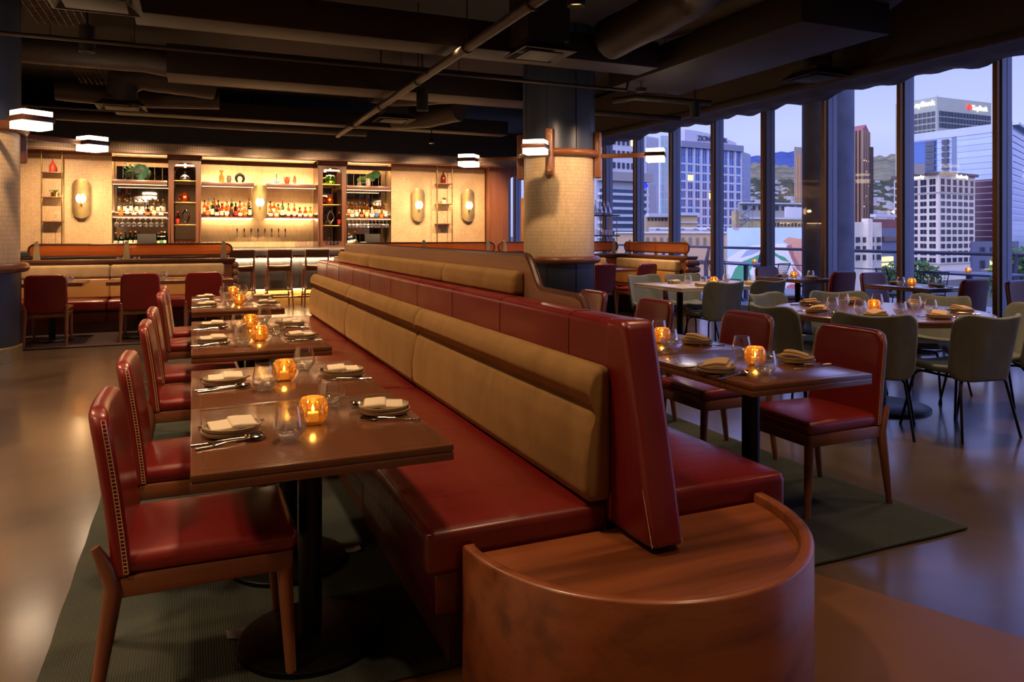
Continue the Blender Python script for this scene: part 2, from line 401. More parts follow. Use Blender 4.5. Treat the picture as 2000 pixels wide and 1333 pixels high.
COPPERG0 = glass('copper_glass', tint=(0.95, 0.62, 0.36, 1), gloss=0.12, rough=0.12, gcol=(1.0, 0.56, 0.3, 1))
def tinted(name, c, src, k):
    """see-through colour with a milky body"""
    m = src.copy(); m.name = name; nt = m.node_tree; out = [n for n in nt.nodes if n.type == 'OUTPUT_MATERIAL'][0]; prev = out.inputs[0].links[0].from_socket
    t = nt.nodes.new('ShaderNodeBsdfTranslucent'); t.inputs[0].default_value = c; d = nt.nodes.new('ShaderNodeBsdfDiffuse'); d.inputs[0].default_value = c
    a = nt.nodes.new('ShaderNodeMixShader'); a.inputs[0].default_value = .5; nt.links.new(t.outputs[0], a.inputs[1]); nt.links.new(d.outputs[0], a.inputs[2])
    b_ = nt.nodes.new('ShaderNodeMixShader'); b_.inputs[0].default_value = k; nt.links.new(prev, b_.inputs[1]); nt.links.new(a.outputs[0], b_.inputs[2]); nt.links.new(b_.outputs[0], out.inputs[0]); return m
COPPERG = tinted('copper_glass_body', rgb(222, 136, 74), COPPERG0, 0.6)
CUTG = tinted('cut_glass_body', rgb(196, 186, 178), CUTG, 0.16)
AMBER = tinted('amber_glow_glass', rgb(236, 186, 104), AMBER, 0.08)
MIRROR = plain('mirror', rgb(190, 180, 170), 0.03, 1.0, var=0.0)
TILEW = tiles('mosaic_wall', rgb(206, 178, 140), rgb(190, 160, 122), rgb(152, 124, 92), 0.03, 0.03, 0.08)
TILEB = tiles('backsplash_tile', rgb(212, 184, 142), rgb(198, 168, 126), rgb(170, 140, 102), 0.028, 0.11, 0.07)
TILEH = tiles('header_tile', rgb(190, 170, 148), rgb(176, 156, 134), rgb(120, 104, 88), 0.045, 0.2, 0.07)
TILEC = tiles('column_tile', rgb(214, 192, 158), rgb(198, 172, 138), rgb(160, 136, 106), 0.02, 0.05, 0.09, radial=0.52)
MARBLE = plain('white_marble', rgb(222, 210, 196), 0.2, var=0.08, scale=3, coat=0.4)
STONEG = plain('bar_stone', rgb(96, 94, 98), 0.22, var=0.3, scale=5, coat=0.3)
CONC = plain('grey_concrete', rgb(104, 112, 138), 0.75, var=0.2, scale=3, bmp=0.4, bs=20)
WALLP = plain('white_wall', rgb(190, 184, 178), 0.7, var=0.04)
DARKWALL = plain('room_wall', rgb(140, 122, 104), 0.8)
LEAF = plain('leaf_green', rgb(52, 92, 44), 0.55, var=0.3)
# ================================================================= THE SETTING
# ---- floor: polished concrete
m, nt, b = base('polished_concrete'); v = coords(nt, rnd=False)
n1 = noise(nt, v, 1.1, 7, 0.66, 0.5); n2 = noise(nt, v, 5.0, 5, 0.6)
c = ramp(nt, n1, [(0.25, rgb(58, 48, 40)), (0.5, rgb(84, 70, 59)), (0.75, rgb(106, 89, 74))])
mx = nt.nodes.new('ShaderNodeMix'); mx.data_type = 'RGBA'; mx.blend_type = 'MULTIPLY'; mx.inputs[0].default_value = 0.8
nt.links.new(c, mx.inputs[6]); nt.links.new(ramp(nt, n2, [(0.2, (0.84, 0.83, 0.83, 1)), (0.8, (1.0, 0.99, 0.98, 1))]), mx.inputs[7])
nt.links.new(mx.outputs[2], b.inputs['Base Color']); b.inputs['Roughness'].default_value = 0.28
b.inputs['Coat Weight'].default_value = 0.7; b.inputs['Coat Roughness'].default_value = 0.15
CONCRETE = m
AMBERF = plain('stained_concrete', rgb(106, 72, 40), 0.42, var=0.25, scale=1.6, coat=0.12)
struct(MB().box(-9, 9.0, -5, 21, -0.2, 0).build('floor', CONCRETE))
fi = MB().prism([(-0.3, -1.5), (3.9, -1.5), (2.86, 0.88), (2.56, 1.58), (2.29, 2.2), (2.2, 2.45), (-0.3, 2.45)], 0.0, 0.003).build('floor', AMBERF)
struct(fi, 'amber stained floor field with a straight edge')
# ---- ceiling slab and room walls out of view
struct(MB().box(-9, 9.2, -5, 21, 4.3, 4.5).build('ceiling', CEILD))
struct(MB().box(-6.6, -6.4, -5, 21, 0, 4.3).build('wall_left', DARKWALL))
struct(MB().box(-9, 9.2, -5.2, -5, 0, 4.3).build('wall_rear', DARKWALL))
struct(MB().box(-9, 6.4, 20.8, 21, 0, 4.3).build('wall_far', DARKWALL))

# ---- tiled bar wall: piers, alcove, header, bulkhead
YP = 16.4
struct(MB().box(-6.0, -1.45, YP, 17.2, 0, 2.96).build('wall_bar', TILEW))
struct(MB().box(4.14, 6.42, YP, 17.2, 0, 2.96).build('wall_bar', TILEW))
struct(MB().box(-1.45, 4.14, 16.95, 17.2, 0, 2.96).build('wall_back_bar', TILEB))
struct(MB().box(-6.0, 8.6, 15.9, 17.3, 2.96, 3.13).build('wall_header', TILEH))
struct(MB().box(-6.0, 8.6, 15.86, 15.93, 2.93, 2.965).build('trim_header', WALNUT))
struct(MB().box(-9, 8.6, 15.75, 17.3, 3.13, 3.72).build('trim_bulkhead', BULK))
# glowing cove strip under the header, above the alcove
cv = MB(); cv.box(-1.4, 4.1, 16.53, 16.57, 2.82, 2.84); o = cv.build('trim_cove', STRIPB); struct(o)
# brass rail under the header on the piers
struct(MB().box(-3.2, -1.45, 16.36, 16.4, 2.90, 2.96).build('trim_rail', WALNUT))
struct(MB().box(4.14, 6.45, 16.36, 16.4, 2.90, 2.96).build('trim_rail', WALNUT))

# ---- portal to the corridor beyond
pt = MB()
pts = []
for i in range(9):
    a = pi / 2 * i / 8; pts.append((6.95 - 0.12 * 0 + 0.22 - 0.22 * cos(a), 2.55 + 0.22 * sin(a) - 0.0))
outer = [(6.45, 0), (6.45, 2.96), (9.0, 2.96), (9.0, 2.78)] + [(p[0], p[1]) for p in reversed(pts)] + [(6.95, 0)]
outer = [(6.45, 0), (6.45, 2.96), (8.9, 2.96), (8.9, 2.77)] + list(reversed(pts)) + [(6.95, 0)]
pt.prism(outer, 16.2, 16.6, axis='y')
struct(pt.build('door_1', WALNUT_Z, angle=30))
struct(MB().box(6.2, 8.05, 18.6, 18.75, 0, 2.96).build('wall_corridor', WALLP))
for i, x in enumerate((7.05, 7.32)):
    z = 1.36 + 0.02
    tag(MB().rbox(x - 0.06, x + 0.06, 18.57, 18.6, 1.24, 1.38, 0.008).build('light_switch', WALLP), ('left' if i == 0 else 'right') + ' white switch plate on the corridor wall beyond the portal', 'switch', 'switch plates on the corridor wall')

# ---- window wall
XW = 8.9; PITCH = 1.308
MULL_B = plain('mullion_warm_face', rgb(124, 92, 62), 0.4, 0.6, var=0.03)  # warm room light on the inner faces is put into this brown
MULL_A = plain('mullion_aluminium', rgb(140, 146, 170), 0.45, 0.1, var=0.03)
ys = [5.76 + PITCH * k for k in range(-6, 12)]
win_no = 0
for i, y in enumerate(ys):
    mu = MB(); mu.box(XW - 0.04, XW + 0.14, y - 0.05, y + 0.05, 0.0, 3.9)
    o = mu.build('trim_%d' % (i + 1), MULL_A, smooth=False); struct(o)
    mi = MB(); mi.box(XW - 0.10, XW - 0.04, y - 0.03, y + 0.03, 0.0, 3.9); mi.build('mullion_cap', MULL_B, parent=o, smooth=False)
for i in range(len(ys) - 1):
    y0, y1 = ys[i] + 0.05, ys[i + 1] - 0.05
    pn = MB().box(XW + 0.04, XW + 0.06, y0, y1, 0.12, 3.88).build('window_%d' % (i + 1), PANE, smooth=False); struct(pn)
    MB().box(XW - 0.04, XW + 0.12, y0, y1, 0.0, 0.12).build('window_sill', MULL_A, parent=pn, smooth=False)
struct(MB().box(XW - 0.02, XW + 0.3, -5, 21, 3.88, 4.3).build('wall_window_head', CEILD))
struct(MB().box(XW - 0.02, XW + 0.2, -5, ys[0], 0, 3.9).build('wall_window_end', DARKWALL))

# ---- ceiling services
def duct_group(name, label, cat='duct'): return thing(name, label, cat)
def cloth_tube(pts, r, seg=0.12, wob=0.05, n=16):
    """wrapped round duct: smooth path with slightly sagging, creased skin"""
    P = [Vector(p) for p in pts]; out = []
    for a, b in zip(P[:-1], P[1:]):
        k = max(1, int((b - a).length / seg))
        for i in range(k): out.append(a + (b - a) * (i / k))
    out.append(P[-1]); rs = [r * (1 + wob * (random.random() - 0.5)) for _ in out]
    mb = MB(); mb.tube(out, r, n=n, rs=rs)
    for q in (out[len(out) // 4], out[(3 * len(out)) // 4]): mb.cyl((q.x, q.y, q.z), (q.x, q.y, 4.298), 0.006, n=5)
    return mb
def arc(c, r, a0, a1, n, plane):
    R = []
    for i in range(n + 1):
        a = a0 + (a1 - a0) * i / n; u, v_ = cos(a) * r, sin(a) * r
        R.append({'xy': (c[0] + u, c[1] + v_, c[2]), 'xz': (c[0] + u, c[1], c[2] + v_), 'yz': (c[0], c[1] + u, c[2] + v_)}[plane])
    return R
# rectangular supply ducts across the room (lit undersides)
for (y0, y1, x0, x1, z0, z1, lab) in ((7.55, 8.02, -0.5, 5.25, 3.4, 3.72, 'boxy dark duct crossing the ceiling nearest the camera'),
                                      (10.25, 10.9, -0.3, 5.4, 3.4, 3.78, 'boxy dark duct crossing the ceiling in front of the bulkhead'),
                                      (14.0, 14.35, -1.2, 6.0, 3.42, 3.7, 'boxy dark duct hanging just before the bar bulkhead')):
    tag(MB().rbox(x0, x1, y0, y1, z0, z1, 0.01, 1).build('rectangular_duct', CEILP), lab, 'duct', 'rectangular ceiling ducts')
# boxy duct turned along the window side
tag(MB().rbox(5.4, 6.6, 5.4, 9.0, 3.42, 3.75, 0.01, 1).build('rectangular_duct', CEILP), 'wide flat duct box near the window soffit', 'duct', 'rectangular ceiling ducts')
# wrapped round ducts
tag(cloth_tube([(-6.0, 10.8, 3.68), (-0.55, 10.8, 3.68), (-0.2, 10.72, 3.62)], 0.19).build('round_duct', DUCTP), 'long wrapped round duct crossing left above the bench booth', 'duct')
tag(cloth_tube([(-6.0, 7.8, 3.66), (-0.8, 7.8, 3.66), (-0.35, 7.8, 3.58)], 0.16).build('round_duct', DUCTP), 'wrapped round duct at top left ending in the nearest boxy duct', 'duct')
tag(cloth_tube([(-1.9, 13.0, 3.55), (-0.9, 13.0, 3.5), (0.4, 12.9, 3.55)], 0.15).build('round_duct', DUCTP), 'wrapped duct elbow feeding the diffuser over the left booth', 'duct')
tag(cloth_tube([(-6, 14.7, 3.42), (0.6, 14.7, 3.42), (3.2, 14.7, 3.42)], 0.1).build('round_duct', DUCTP), 'thin wrapped duct running in front of the bar header', 'duct')
p = [(3.2, 4.5, 3.95), (4.0, 5.2, 3.95)] + [(4.5, 5.6, 3.92), (4.75, 6.1, 3.86), (4.7, 6.7, 3.78), (4.5, 7.5, 3.66)]
tag(cloth_tube(p, 0.24).build('round_duct', DUCTP), 'thick curved wrapped duct above the right tables', 'duct')
p = [(5.5, 3.6, 3.95), (5.6, 4.9, 3.92), (5.5, 6.3, 3.98), (5.3, 7.5, 3.98)]
tag(cloth_tube(p, 0.22).build('round_duct', DUCTP), 'thick wrapped duct beside the curved one, nearer the windows', 'duct')
p = [(2.6, 11.6, 3.62), (3.0, 11.7, 3.6), (3.6, 11.3, 3.62), (4.2, 10.9, 3.62)]
tag(cloth_tube(p, 0.17).build('round_duct', DUCTP), 'short wrapped duct left of the central column', 'duct')
p = [(3.4, 13.3, 3.5), (3.9, 12.9, 3.5), (4.3, 12.2, 3.55)]
tag(cloth_tube(p, 0.2).build('round_duct', DUCTP), 'drooping wrapped duct elbow behind the central column', 'duct')
p = [(7.35, 7.1, 3.46), (7.35, 7.1, 3.72), (7.2, 6.7, 3.88), (7.0, 6.0, 3.95), (6.6, 5.2, 3.98)]
tag(cloth_tube(p, 0.19).build('round_duct', DUCTP), 'wrapped duct dropping to the diffuser beside the window soffit', 'duct')
p = [(-0.95, 12.2, 3.3), (-0.95, 12.2, 3.62), (-0.7, 12.25, 3.72), (0.3, 12.5, 3.7)]
tag(cloth_tube(p, 0.21).build('round_duct', DUCTP), 'wrapped elbow dropping to the ceiling diffuser above the left booth', 'duct')
p = [(1.0, 6.3, 4.25), (1.0, 6.3, 3.98), (1.0, 6.3, 3.9)]
tag(cloth_tube(p, 0.2).build('round_duct', DUCTP), 'stub of round duct hanging at the top edge, left of the diagonal pipe', 'duct')
# pipes
tag(MB().tube([(2.62, 1.5, 3.3), (2.62, 14.6, 3.3)], 0.05, 12).build('sprinkler_main', DUCTP), 'thick straight pipe running the length of the room under the ceiling', 'pipe')
for k, y in enumerate((3.6, 5.6, 7.2, 9.0, 11.0, 13.0)):
    tag(MB().tube([(2.62, y, 3.36), (2.62, y, 4.3)], 0.008, 6).tube([(2.62, y - 0.02, 3.3), (2.62, y + 0.02, 3.3)], 0.062, 12).build('pipe_hanger', CEILP),
        'thin rod hanger of the long straight ceiling pipe', 'hanger', 'hangers of the long straight pipe')
tag(MB().tube([(-4, 8.45, 3.3), (5.35, 8.45, 3.3), (5.38, 8.45, 3.42)], 0.022, 8).build('sprinkler_pipe', DUCTP), 'thin pipe crossing the room at right angles to the thick pipe, nearest', 'pipe')
tag(MB().tube([(-4, 13.6, 3.38), (5.2, 13.6, 3.38)], 0.02, 8).build('sprinkler_pipe', DUCTP), 'thin pipe crossing the room just before the bar bulkhead', 'pipe')
tag(MB().tube([(5.6, 9.2, 3.3)] + [(5.7, 9.0, 3.3), (5.8, 8.95, 3.32), (7.1, 8.9, 3.32)], 0.045, 10).cyl((6.3, 8.93, 3.3), (6.3, 8.93, 4.298), 0.006, n=5).build('copper_pipe', DUCTP), 'bent pipe right of the central column', 'pipe')
tag(MB().tube([(5.6, 10.3, 3.3), (5.9, 10.2, 3.3), (7.5, 10.2, 3.3)], 0.045, 10).cyl((6.5, 10.2, 3.3), (6.5, 10.2, 4.298), 0.006, n=5).build('copper_pipe', DUCTP), 'lower bent pipe right of the central column', 'pipe')
for k in range(3):
    x = 6.0; dk = 0.45 * k
    tag(MB().tube([(x + 0.13 * k, 5.2 + 0 * k, 3.86), (x + 0.13 * k, 4.6, 3.86), (x + 0.4 + 0.13 * k, 4.0, 3.86), (x + 0.4 + 0.13 * k, 2.0, 3.86)], 0.05, 10).build('copper_pipe', DUCTP),
        'insulated pipe in the bundle above the window tables', 'pipe', 'insulated pipes above the window tables')
tag(MB().tube([(5.0, 2.2, 3.6), (8.6, 3.4, 3.5)], 0.025, 8).build('sprinkler_pipe', DUCTP), 'thin slanting pipe at the top right corner', 'pipe')
# soffit duct beside the windows, wrapped in loose insulation
sf = MB()
def sfn(u, v):
    y = -3 + u * 20.0; a = v * 4
    wv = 0.025 * sin(y * 5.3) + 0.02 * sin(y * 11.7 + 2) + 0.03 * ((int(y * 0.9) * 37 % 7) / 7 - 0.5)
    pr = [(7.72, 4.2), (7.72, 3.36), (8.0, 3.30 + wv * 0.4), (8.28, 3.31 + wv), (8.6, 4.2)]
    i = min(3, int(a)); t = a - i
    return (pr[i][0] * (1 - t) + pr[i + 1][0] * t, y, pr[i][1] * (1 - t) + pr[i + 1][1] * t)
sf.grid(sfn, 200, 16)
struct(sf.build('trim_soffit', DUCTP))
struct(MB().rbox(7.6, 7.72, -3, 17, 3.33, 3.42, 0.01, 1).build('trim_soffit_edge', CEILP))
# wire mesh cable trays
CT = plain('tray_wire', rgb(84, 62, 46), 0.5, 0.5)
def cable_tray(x, y0, y1, z, w_, label):
    mb = MB()
    k = int((y1 - y0) / 0.09)
    for i in range(k + 1):
        y = y0 + i * 0.09; mb.tube([(x - w_ / 2, y, z + 0.06), (x - w_ / 2, y, z), (x + w_ / 2, y, z), (x + w_ / 2, y, z + 0.06)], 0.004, 4)
    for i in range(8):
        xx = x - w_ / 2 + w_ * i / 7; mb.tube([(xx, y0, z), (xx, y1, z)], 0.004, 4)
    return tag(mb.build('cable_tray', CT), label, 'cable tray')
cable_tray(-1.35, 7.0, 9.8, 3.75, 0.5, 'wire mesh cable tray at the top left, nearer of the two')
cable_tray(-1.35, 11.1, 14.2, 3.75, 0.5, 'wire mesh cable tray behind the long round duct')
# diffusers
def diffuser(x, y, z, w_, d, label, rz=0):
    t = thing('ceiling_diffuser', label, 'air diffuser', (x, y, z), rz, 'ceiling air diffusers')
    fr = MB()
    def ring(a0, b0, z0, a1, b1, z1):
        v0 = [(-a0, -b0, z0), (a0, -b0, z0), (a0, b0, z0), (-a0, b0, z0)]; v1 = [(-a1, -b1, z1), (a1, -b1, z1), (a1, b1, z1), (-a1, b1, z1)]
        fr.add(v0 + v1, [(i, (i + 1) % 4, 4 + (i + 1) % 4, 4 + i) for i in range(4)])
    a, b_ = w_ / 2, d / 2
    ring(a, b_, 0, a - 0.02, b_ - 0.02, 0); ring(a - 0.02, b_ - 0.02, 0, a - 0.1, b_ - 0.1, 0.06); ring(a, b_, 0, a - 0.1, b_ - 0.1, 0.09)
    fr.box(-a + 0.1, a - 0.1, -b_ + 0.1, b_ - 0.1, 0.06, 0.12); fr.build('housing', CEILP, t, smooth=False)
    MB().rbox(-a + 0.11, a - 0.11, -b_ + 0.11, b_ - 0.11, -0.01, 0.005, 0.004, 1).build('face_plate', CEILP, t)
    return t
diffuser(-0.95, 12.2, 3.22, 0.66, 0.6, 'square ceiling diffuser hanging above the left booth')
diffuser(-0.75, 7.05, 3.3, 0.7, 0.62, 'square ceiling diffuser at the top left corner')
diffuser(3.5, 7.3, 3.33, 0.62, 0.62, 'square ceiling diffuser left of the central column top')
diffuser(3.15, 12.3, 3.3, 0.62, 0.6, 'square ceiling diffuser beyond the thick straight pipe')
diffuser(7.35, 7.1, 3.36, 0.62, 0.62, 'square ceiling diffuser beside the window soffit')
tag(MB().box(3.25, 3.75, 7.05, 7.55, 3.45, 4.0).build('diffuser_box', CEILD), 'dark plenum box above the diffuser by the column', 'duct box')
tag(MB().box(2.95, 3.35, 12.1, 12.5, 3.42, 3.9).build('diffuser_box', CEILD), 'dark plenum box above the far diffuser', 'duct box')
# cylinder downlights
def downlight(x, y, z, h, r, label):
    t = thing('cylinder_downlight', label, 'ceiling light', (x, y, z), 0, 'black cylinder downlights')
    MB().lathe([(r * 0.85, 0.03), (r * 0.9, 0), (r, 0), (r, h), (0.0, h)], 24).build('body', BLACKM, t)
    MB().lathe([(0.0, 0.035), (r * 0.84, 0.03)], 20).build('lens', plain_lens, t)
    MB().cyl((0, 0, h), (0, 0, 4.3 - z), 0.012, n=6).build('stem', BLACKM, t)
    return t
plain_lens = plain('lens', rgb(150, 130, 110), 0.2, 0.6, emis=rgb(255, 200, 140), es=0.5)
downlight(-1.0, 8.75, 3.25, 0.27, 0.075, 'black cylinder downlight at the upper left, before the long round duct')
downlight(3.0, 10.1, 3.12, 0.3, 0.085, 'black cylinder downlight between the thick pipe and the central column')
downlight(2.93, 5.4, 3.26, 0.3, 0.075, 'black cylinder downlight at the top centre, right of the thick pipe')
downlight(6.55, 8.55, 3.02, 0.22, 0.07, 'black cylinder downlight right of the central column')
for k, (x, y, z) in enumerate(((-0.75, 11.7, 3.15), (2.5, 12.8, 3.22), (5.55, 8.4, 3.28))):
    tag(MB().lathe([(0, 0), (0.06, 0.0), (0.075, 0.02), (0.075, 0.05), (0, 0.05)], 18, x, y, z).cyl((x, y, z + .05), (x, y, 4.3), 0.006, n=5).build('recessed_light', CEILP),
        ('small round light under the left booth diffuser', 'small round light near the far diffuser', 'small round light right of the central column top')[k], 'ceiling light')
tag(MB().lathe([(0, -0.05), (0.05, -0.04), (0.06, 0), (0.035, 0.06), (0, 0.06)], 14, 4.1, 13.2, 3.1).cyl((4.1, 13.2, 3.16), (4.1, 13.2, 4.3), 0.01, n=6).build('dome_camera', BLACK),
    'small dome camera hanging left of the column near the bar header', 'camera')

# ---- columns with tile, wood rings and lantern arms
def column(cx, cy, side, names):
    R = 0.52
    t = MB().lathe([(R - 0.01, 1.0), (R - 0.01, 2.46)], 72).build('column_tiling', TILEC)
    t.location = (cx, cy, 0); t['kind'] = 'structure'; t['label'] = names[0]; t.name = 'pillar'
    b_ = MB()
    for i in range(8):   # flat-faced metal cladding panels with seams
        a0 = i * pi / 4 + 0.02; a1 = (i + 1) * pi / 4 - 0.02
        b_.lathe([(R - 0.005, 0.16), (R + 0.0, 0.17), (R + 0.0, 0.96)], 8, a0=a0, a1=a1)
        b_.lathe([(R + 0.0, 2.5), (R + 0.0, 4.3)], 8, a0=a0, a1=a1)
    b_.lathe([(R - 0.012, 0.1), (R - 0.012, 0.98)], 64); b_.lathe([(R - 0.012, 2.5), (R - 0.012, 4.3)], 64)
    b_.build('metal_cladding', NAVY, t)
    MB().lathe([(R + 0.012, 0.0), (R + 0.012, 0.15), (R, 0.165)], 72).build('brass_base', BRASSD, t, label='brushed brass base band')
    for z, rr in ((1.0, 0.052), (2.5, 0.05)):
        MB().lathe([(R + 0.03 + rr * cos(a) , z + rr * sin(a)) for a in [2 * pi * i / 16 for i in range(17)]], 72).build('wood_ring', WALNUT, t)
    for k in range(4):
        ang = side + k * pi / 2
        lab = names[1][k]
        if lab is None: continue
        L = thing('lantern_arm', lab, 'wall lamp', (cx, cy, 0), ang, names[2])
        bx = MB(); bx.rbox(R + 0.0, R + 0.10, -0.055, 0.055, 2.16, 2.82, 0.02, 2)
        bx.build('bracket', WALNUT_Z, L)
        for z in (2.24, 2.74): MB().cyl((R + 0.095, 0, z), (R + 0.105, 0, z), 0.012, n=10).build('screw_cap', BRASS, L)
        MB().rbox(R + 0.08, 1.24, -0.016, 0.016, 2.442, 2.505, 0.006, 1).build('arm', WALNUT, L)
        MB().rbox(1.242, 1.518, -0.153, 0.153, 2.445, 2.502, 0.006, 1).build('frame', DARKW, L)
        for z0, z1 in ((2.378, 2.444), (2.503, 2.552)):
            MB().box(1.26, 1.50, -0.135, 0.135, z0, z1).build('lamp_shade', LAMP, L, smooth=False)
    return t
column(4.87, 9.5, radians(-135 + 5.5), ('large round tiled column standing behind the banquette',
    ('glowing box lantern arm pointing forward from the middle column', 'glowing box lantern arm reaching towards the windows from the middle column', 'glowing box lantern arm on the far side of the middle column', 'glowing box lantern arm reaching left from the middle column'), 'box lanterns on the middle column'))
column(-2.24, 9.5, radians(-144), ('round tiled column cut by the left edge',
    (None, 'brighter, nearer box lantern of the column at the left edge', 'farther box lantern of the column at the left edge', None), 'box lanterns on the left column'))
# ================================================================= CHAIRS
def red_chair_proto():
    t = thing('leather_dining_chair', 'proto', 'chair', (0, 0, 0), 0, 'red leather dining chairs')
    # local +Y is the front. seat
    def puff(x, y, z):
        if z > 0.45: z += 0.014 * max(0, 1 - (x / 0.23) ** 2) * max(0, 1 - (y / 0.24) ** 2)
        x *= 1 - 0.06 * (0.24 - y) / 0.48
        return (x, y, z)
    MB().rbox(-0.232, 0.232, -0.235, 0.25, 0.405, 0.468, 0.028, 3, (6, 6, 1), puff).build('seat', RED, t)
    H0, H1 = 0.40, 0.875
    def bend(x, y, z):
        q = (z - H0) / (H1 - H0)
        rr = 0.075; dz = H1 - z
        if dz < rr: x *= (0.23 - rr + sqrt(max(0, rr * rr - (rr - dz) ** 2))) / 0.23
        x *= 1.0 - 0.05 * q
        y = y - 0.232 - 0.045 * q - 0.018 * q * q + 0.22 * x * x
        return (x, y, z)
    bk = MB().rbox(-0.23, 0.23, -0.026, 0.026, H0, H1, 0.024, 3, (10, 1, 14), bend).build('backrest', RED, t)
    # ladder stitching along both side edges and the top
    def edge(s_, yy):
        P = []
        for i in range(41):
            z = H0 + 0.02 + (H1 - 0.05 - H0) * i / 40; P.append(bend(s_ * 0.2305, yy, z))
        return P
    for s_ in (-1, 1):
        A = edge(s_, 0.004); B = edge(s_, 0.015)
        A = [(p[0] + s_ * 0.001, p[1], p[2]) for p in A]; B = [(p[0] + s_ * 0.001, p[1], p[2]) for p in B]
        st = MB(); st.tube(A, 0.0013, 4); st.tube(B, 0.0013, 4)
        for a, b_ in zip(A[::1], B[::1]): st.tube([a, b_], 0.0013, 4)
        st.build('stitching', STITCH, bk, label='cream ladder stitching along the edge')
    fr = MB()
    fr.rbox(-0.222, 0.222, 0.205, 0.235, 0.35, 0.41, 0.008, 1).rbox(-0.218, 0.218, -0.235, -0.205, 0.35, 0.41, 0.008, 1)
    fr.rbox(-0.226, -0.196, -0.23, 0.23, 0.35, 0.41, 0.008, 1).rbox(0.196, 0.226, -0.23, 0.23, 0.35, 0.41, 0.008, 1)
    fr.build('seat_frame', WALNUT_Y, t)
    for s_ in (-1, 1):
        MB().cyl((s_ * 0.2, 0.21, 0.37), (s_ * 0.205, 0.232, 0), 0.024, 0.015, 14).build('leg', WALNUT_Z, t)
        MB().tube([(s_ * 0.215, -0.29, 0.50), (s_ * 0.215, -0.262, 0.44), (s_ * 0.215, -0.245, 0.38), (s_ * 0.222, -0.30, 0.0)], 0.02, 10, rs=[0.012, 0.022, 0.025, 0.015]).build('leg', WALNUT_Z, t)
    return t
RC = red_chair_proto(); rc_used = []
def red_chair(x, y, face, label, group='red leather dining chairs', z=0):
    """face: heading of the chair front, degrees from +Y clockwise"""
    return place(RC, rc_used, (x, y, z), radians(-face), label, group)

def green_chair_proto():
    t = thing('velvet_shell_chair', 'proto', 'chair', (0, 0, 0), 0, 'green velvet shell chairs')
    def puff(x, y, z):
        z += 0.03 * (y / 0.24) ** 2 * (1 if y < 0 else 0.4) + 0.02 * (x / 0.24) ** 2; return (x * (1.0 - 0.08 * abs(y) / 0.24), y, z)
    MB().rbox(-0.235, 0.235, -0.205, 0.25, 0.405, 0.455, 0.024, 3, (6, 6, 1), puff).build('seat', GREEN, t)
    H0, H1 = 0.385, 0.83
    def bend(x, y, z):
        q = (z - H0) / (H1 - H0); rr = 0.07
        for dz in (H1 - z, z - H0):
            if dz < rr: x *= (0.26 - rr + sqrt(max(0, rr * rr - (rr - dz) ** 2))) / 0.26
        x *= 0.93 + 0.09 * sin(q * pi * 0.62)
        y = y - 0.23 - 0.10 * q + 0.02 * sin(q * pi) * 0 + (max(0, abs(x) - 0.13) ** 1.15) * 1.05
        z = z - 0.012 * cos(x * 12) * q
        return (x, y, z)
    MB().rbox(-0.26, 0.26, -0.02, 0.02, H0, H1, 0.018, 3, (14, 1, 14), bend).build('backrest', GREEN, t)
    fr = MB()
    for s_ in (-1, 1): fr.tube([(s_ * 0.15, 0.17, 0.395), (s_ * 0.15, -0.2, 0.395)], 0.009, 8)
    fr.tube([(-0.15, 0.15, 0.395), (0.15, 0.15, 0.395)], 0.009, 8).tube([(-0.15, -0.18, 0.395), (0.15, -0.18, 0.395)], 0.009, 8)
    fr.build('seat_frame', BLACK, t)
    for s_ in (-1, 1):
        for f in (1, -1):
            MB().tube([(s_ * 0.12, f * 0.15, 0.396), (s_ * 0.17, f * 0.18, 0.39), (s_ * 0.19, f * 0.195, 0.365), (s_ * 0.245, f * 0.26, 0.0)], 0.0095, 8).build('leg', BLACK, t)
    return t
GC = green_chair_proto(); gc_used = []
def green_chair(x, y, face, label): return place(GC, gc_used, (x, y, 0), radians(-face), label, 'green velvet shell chairs')

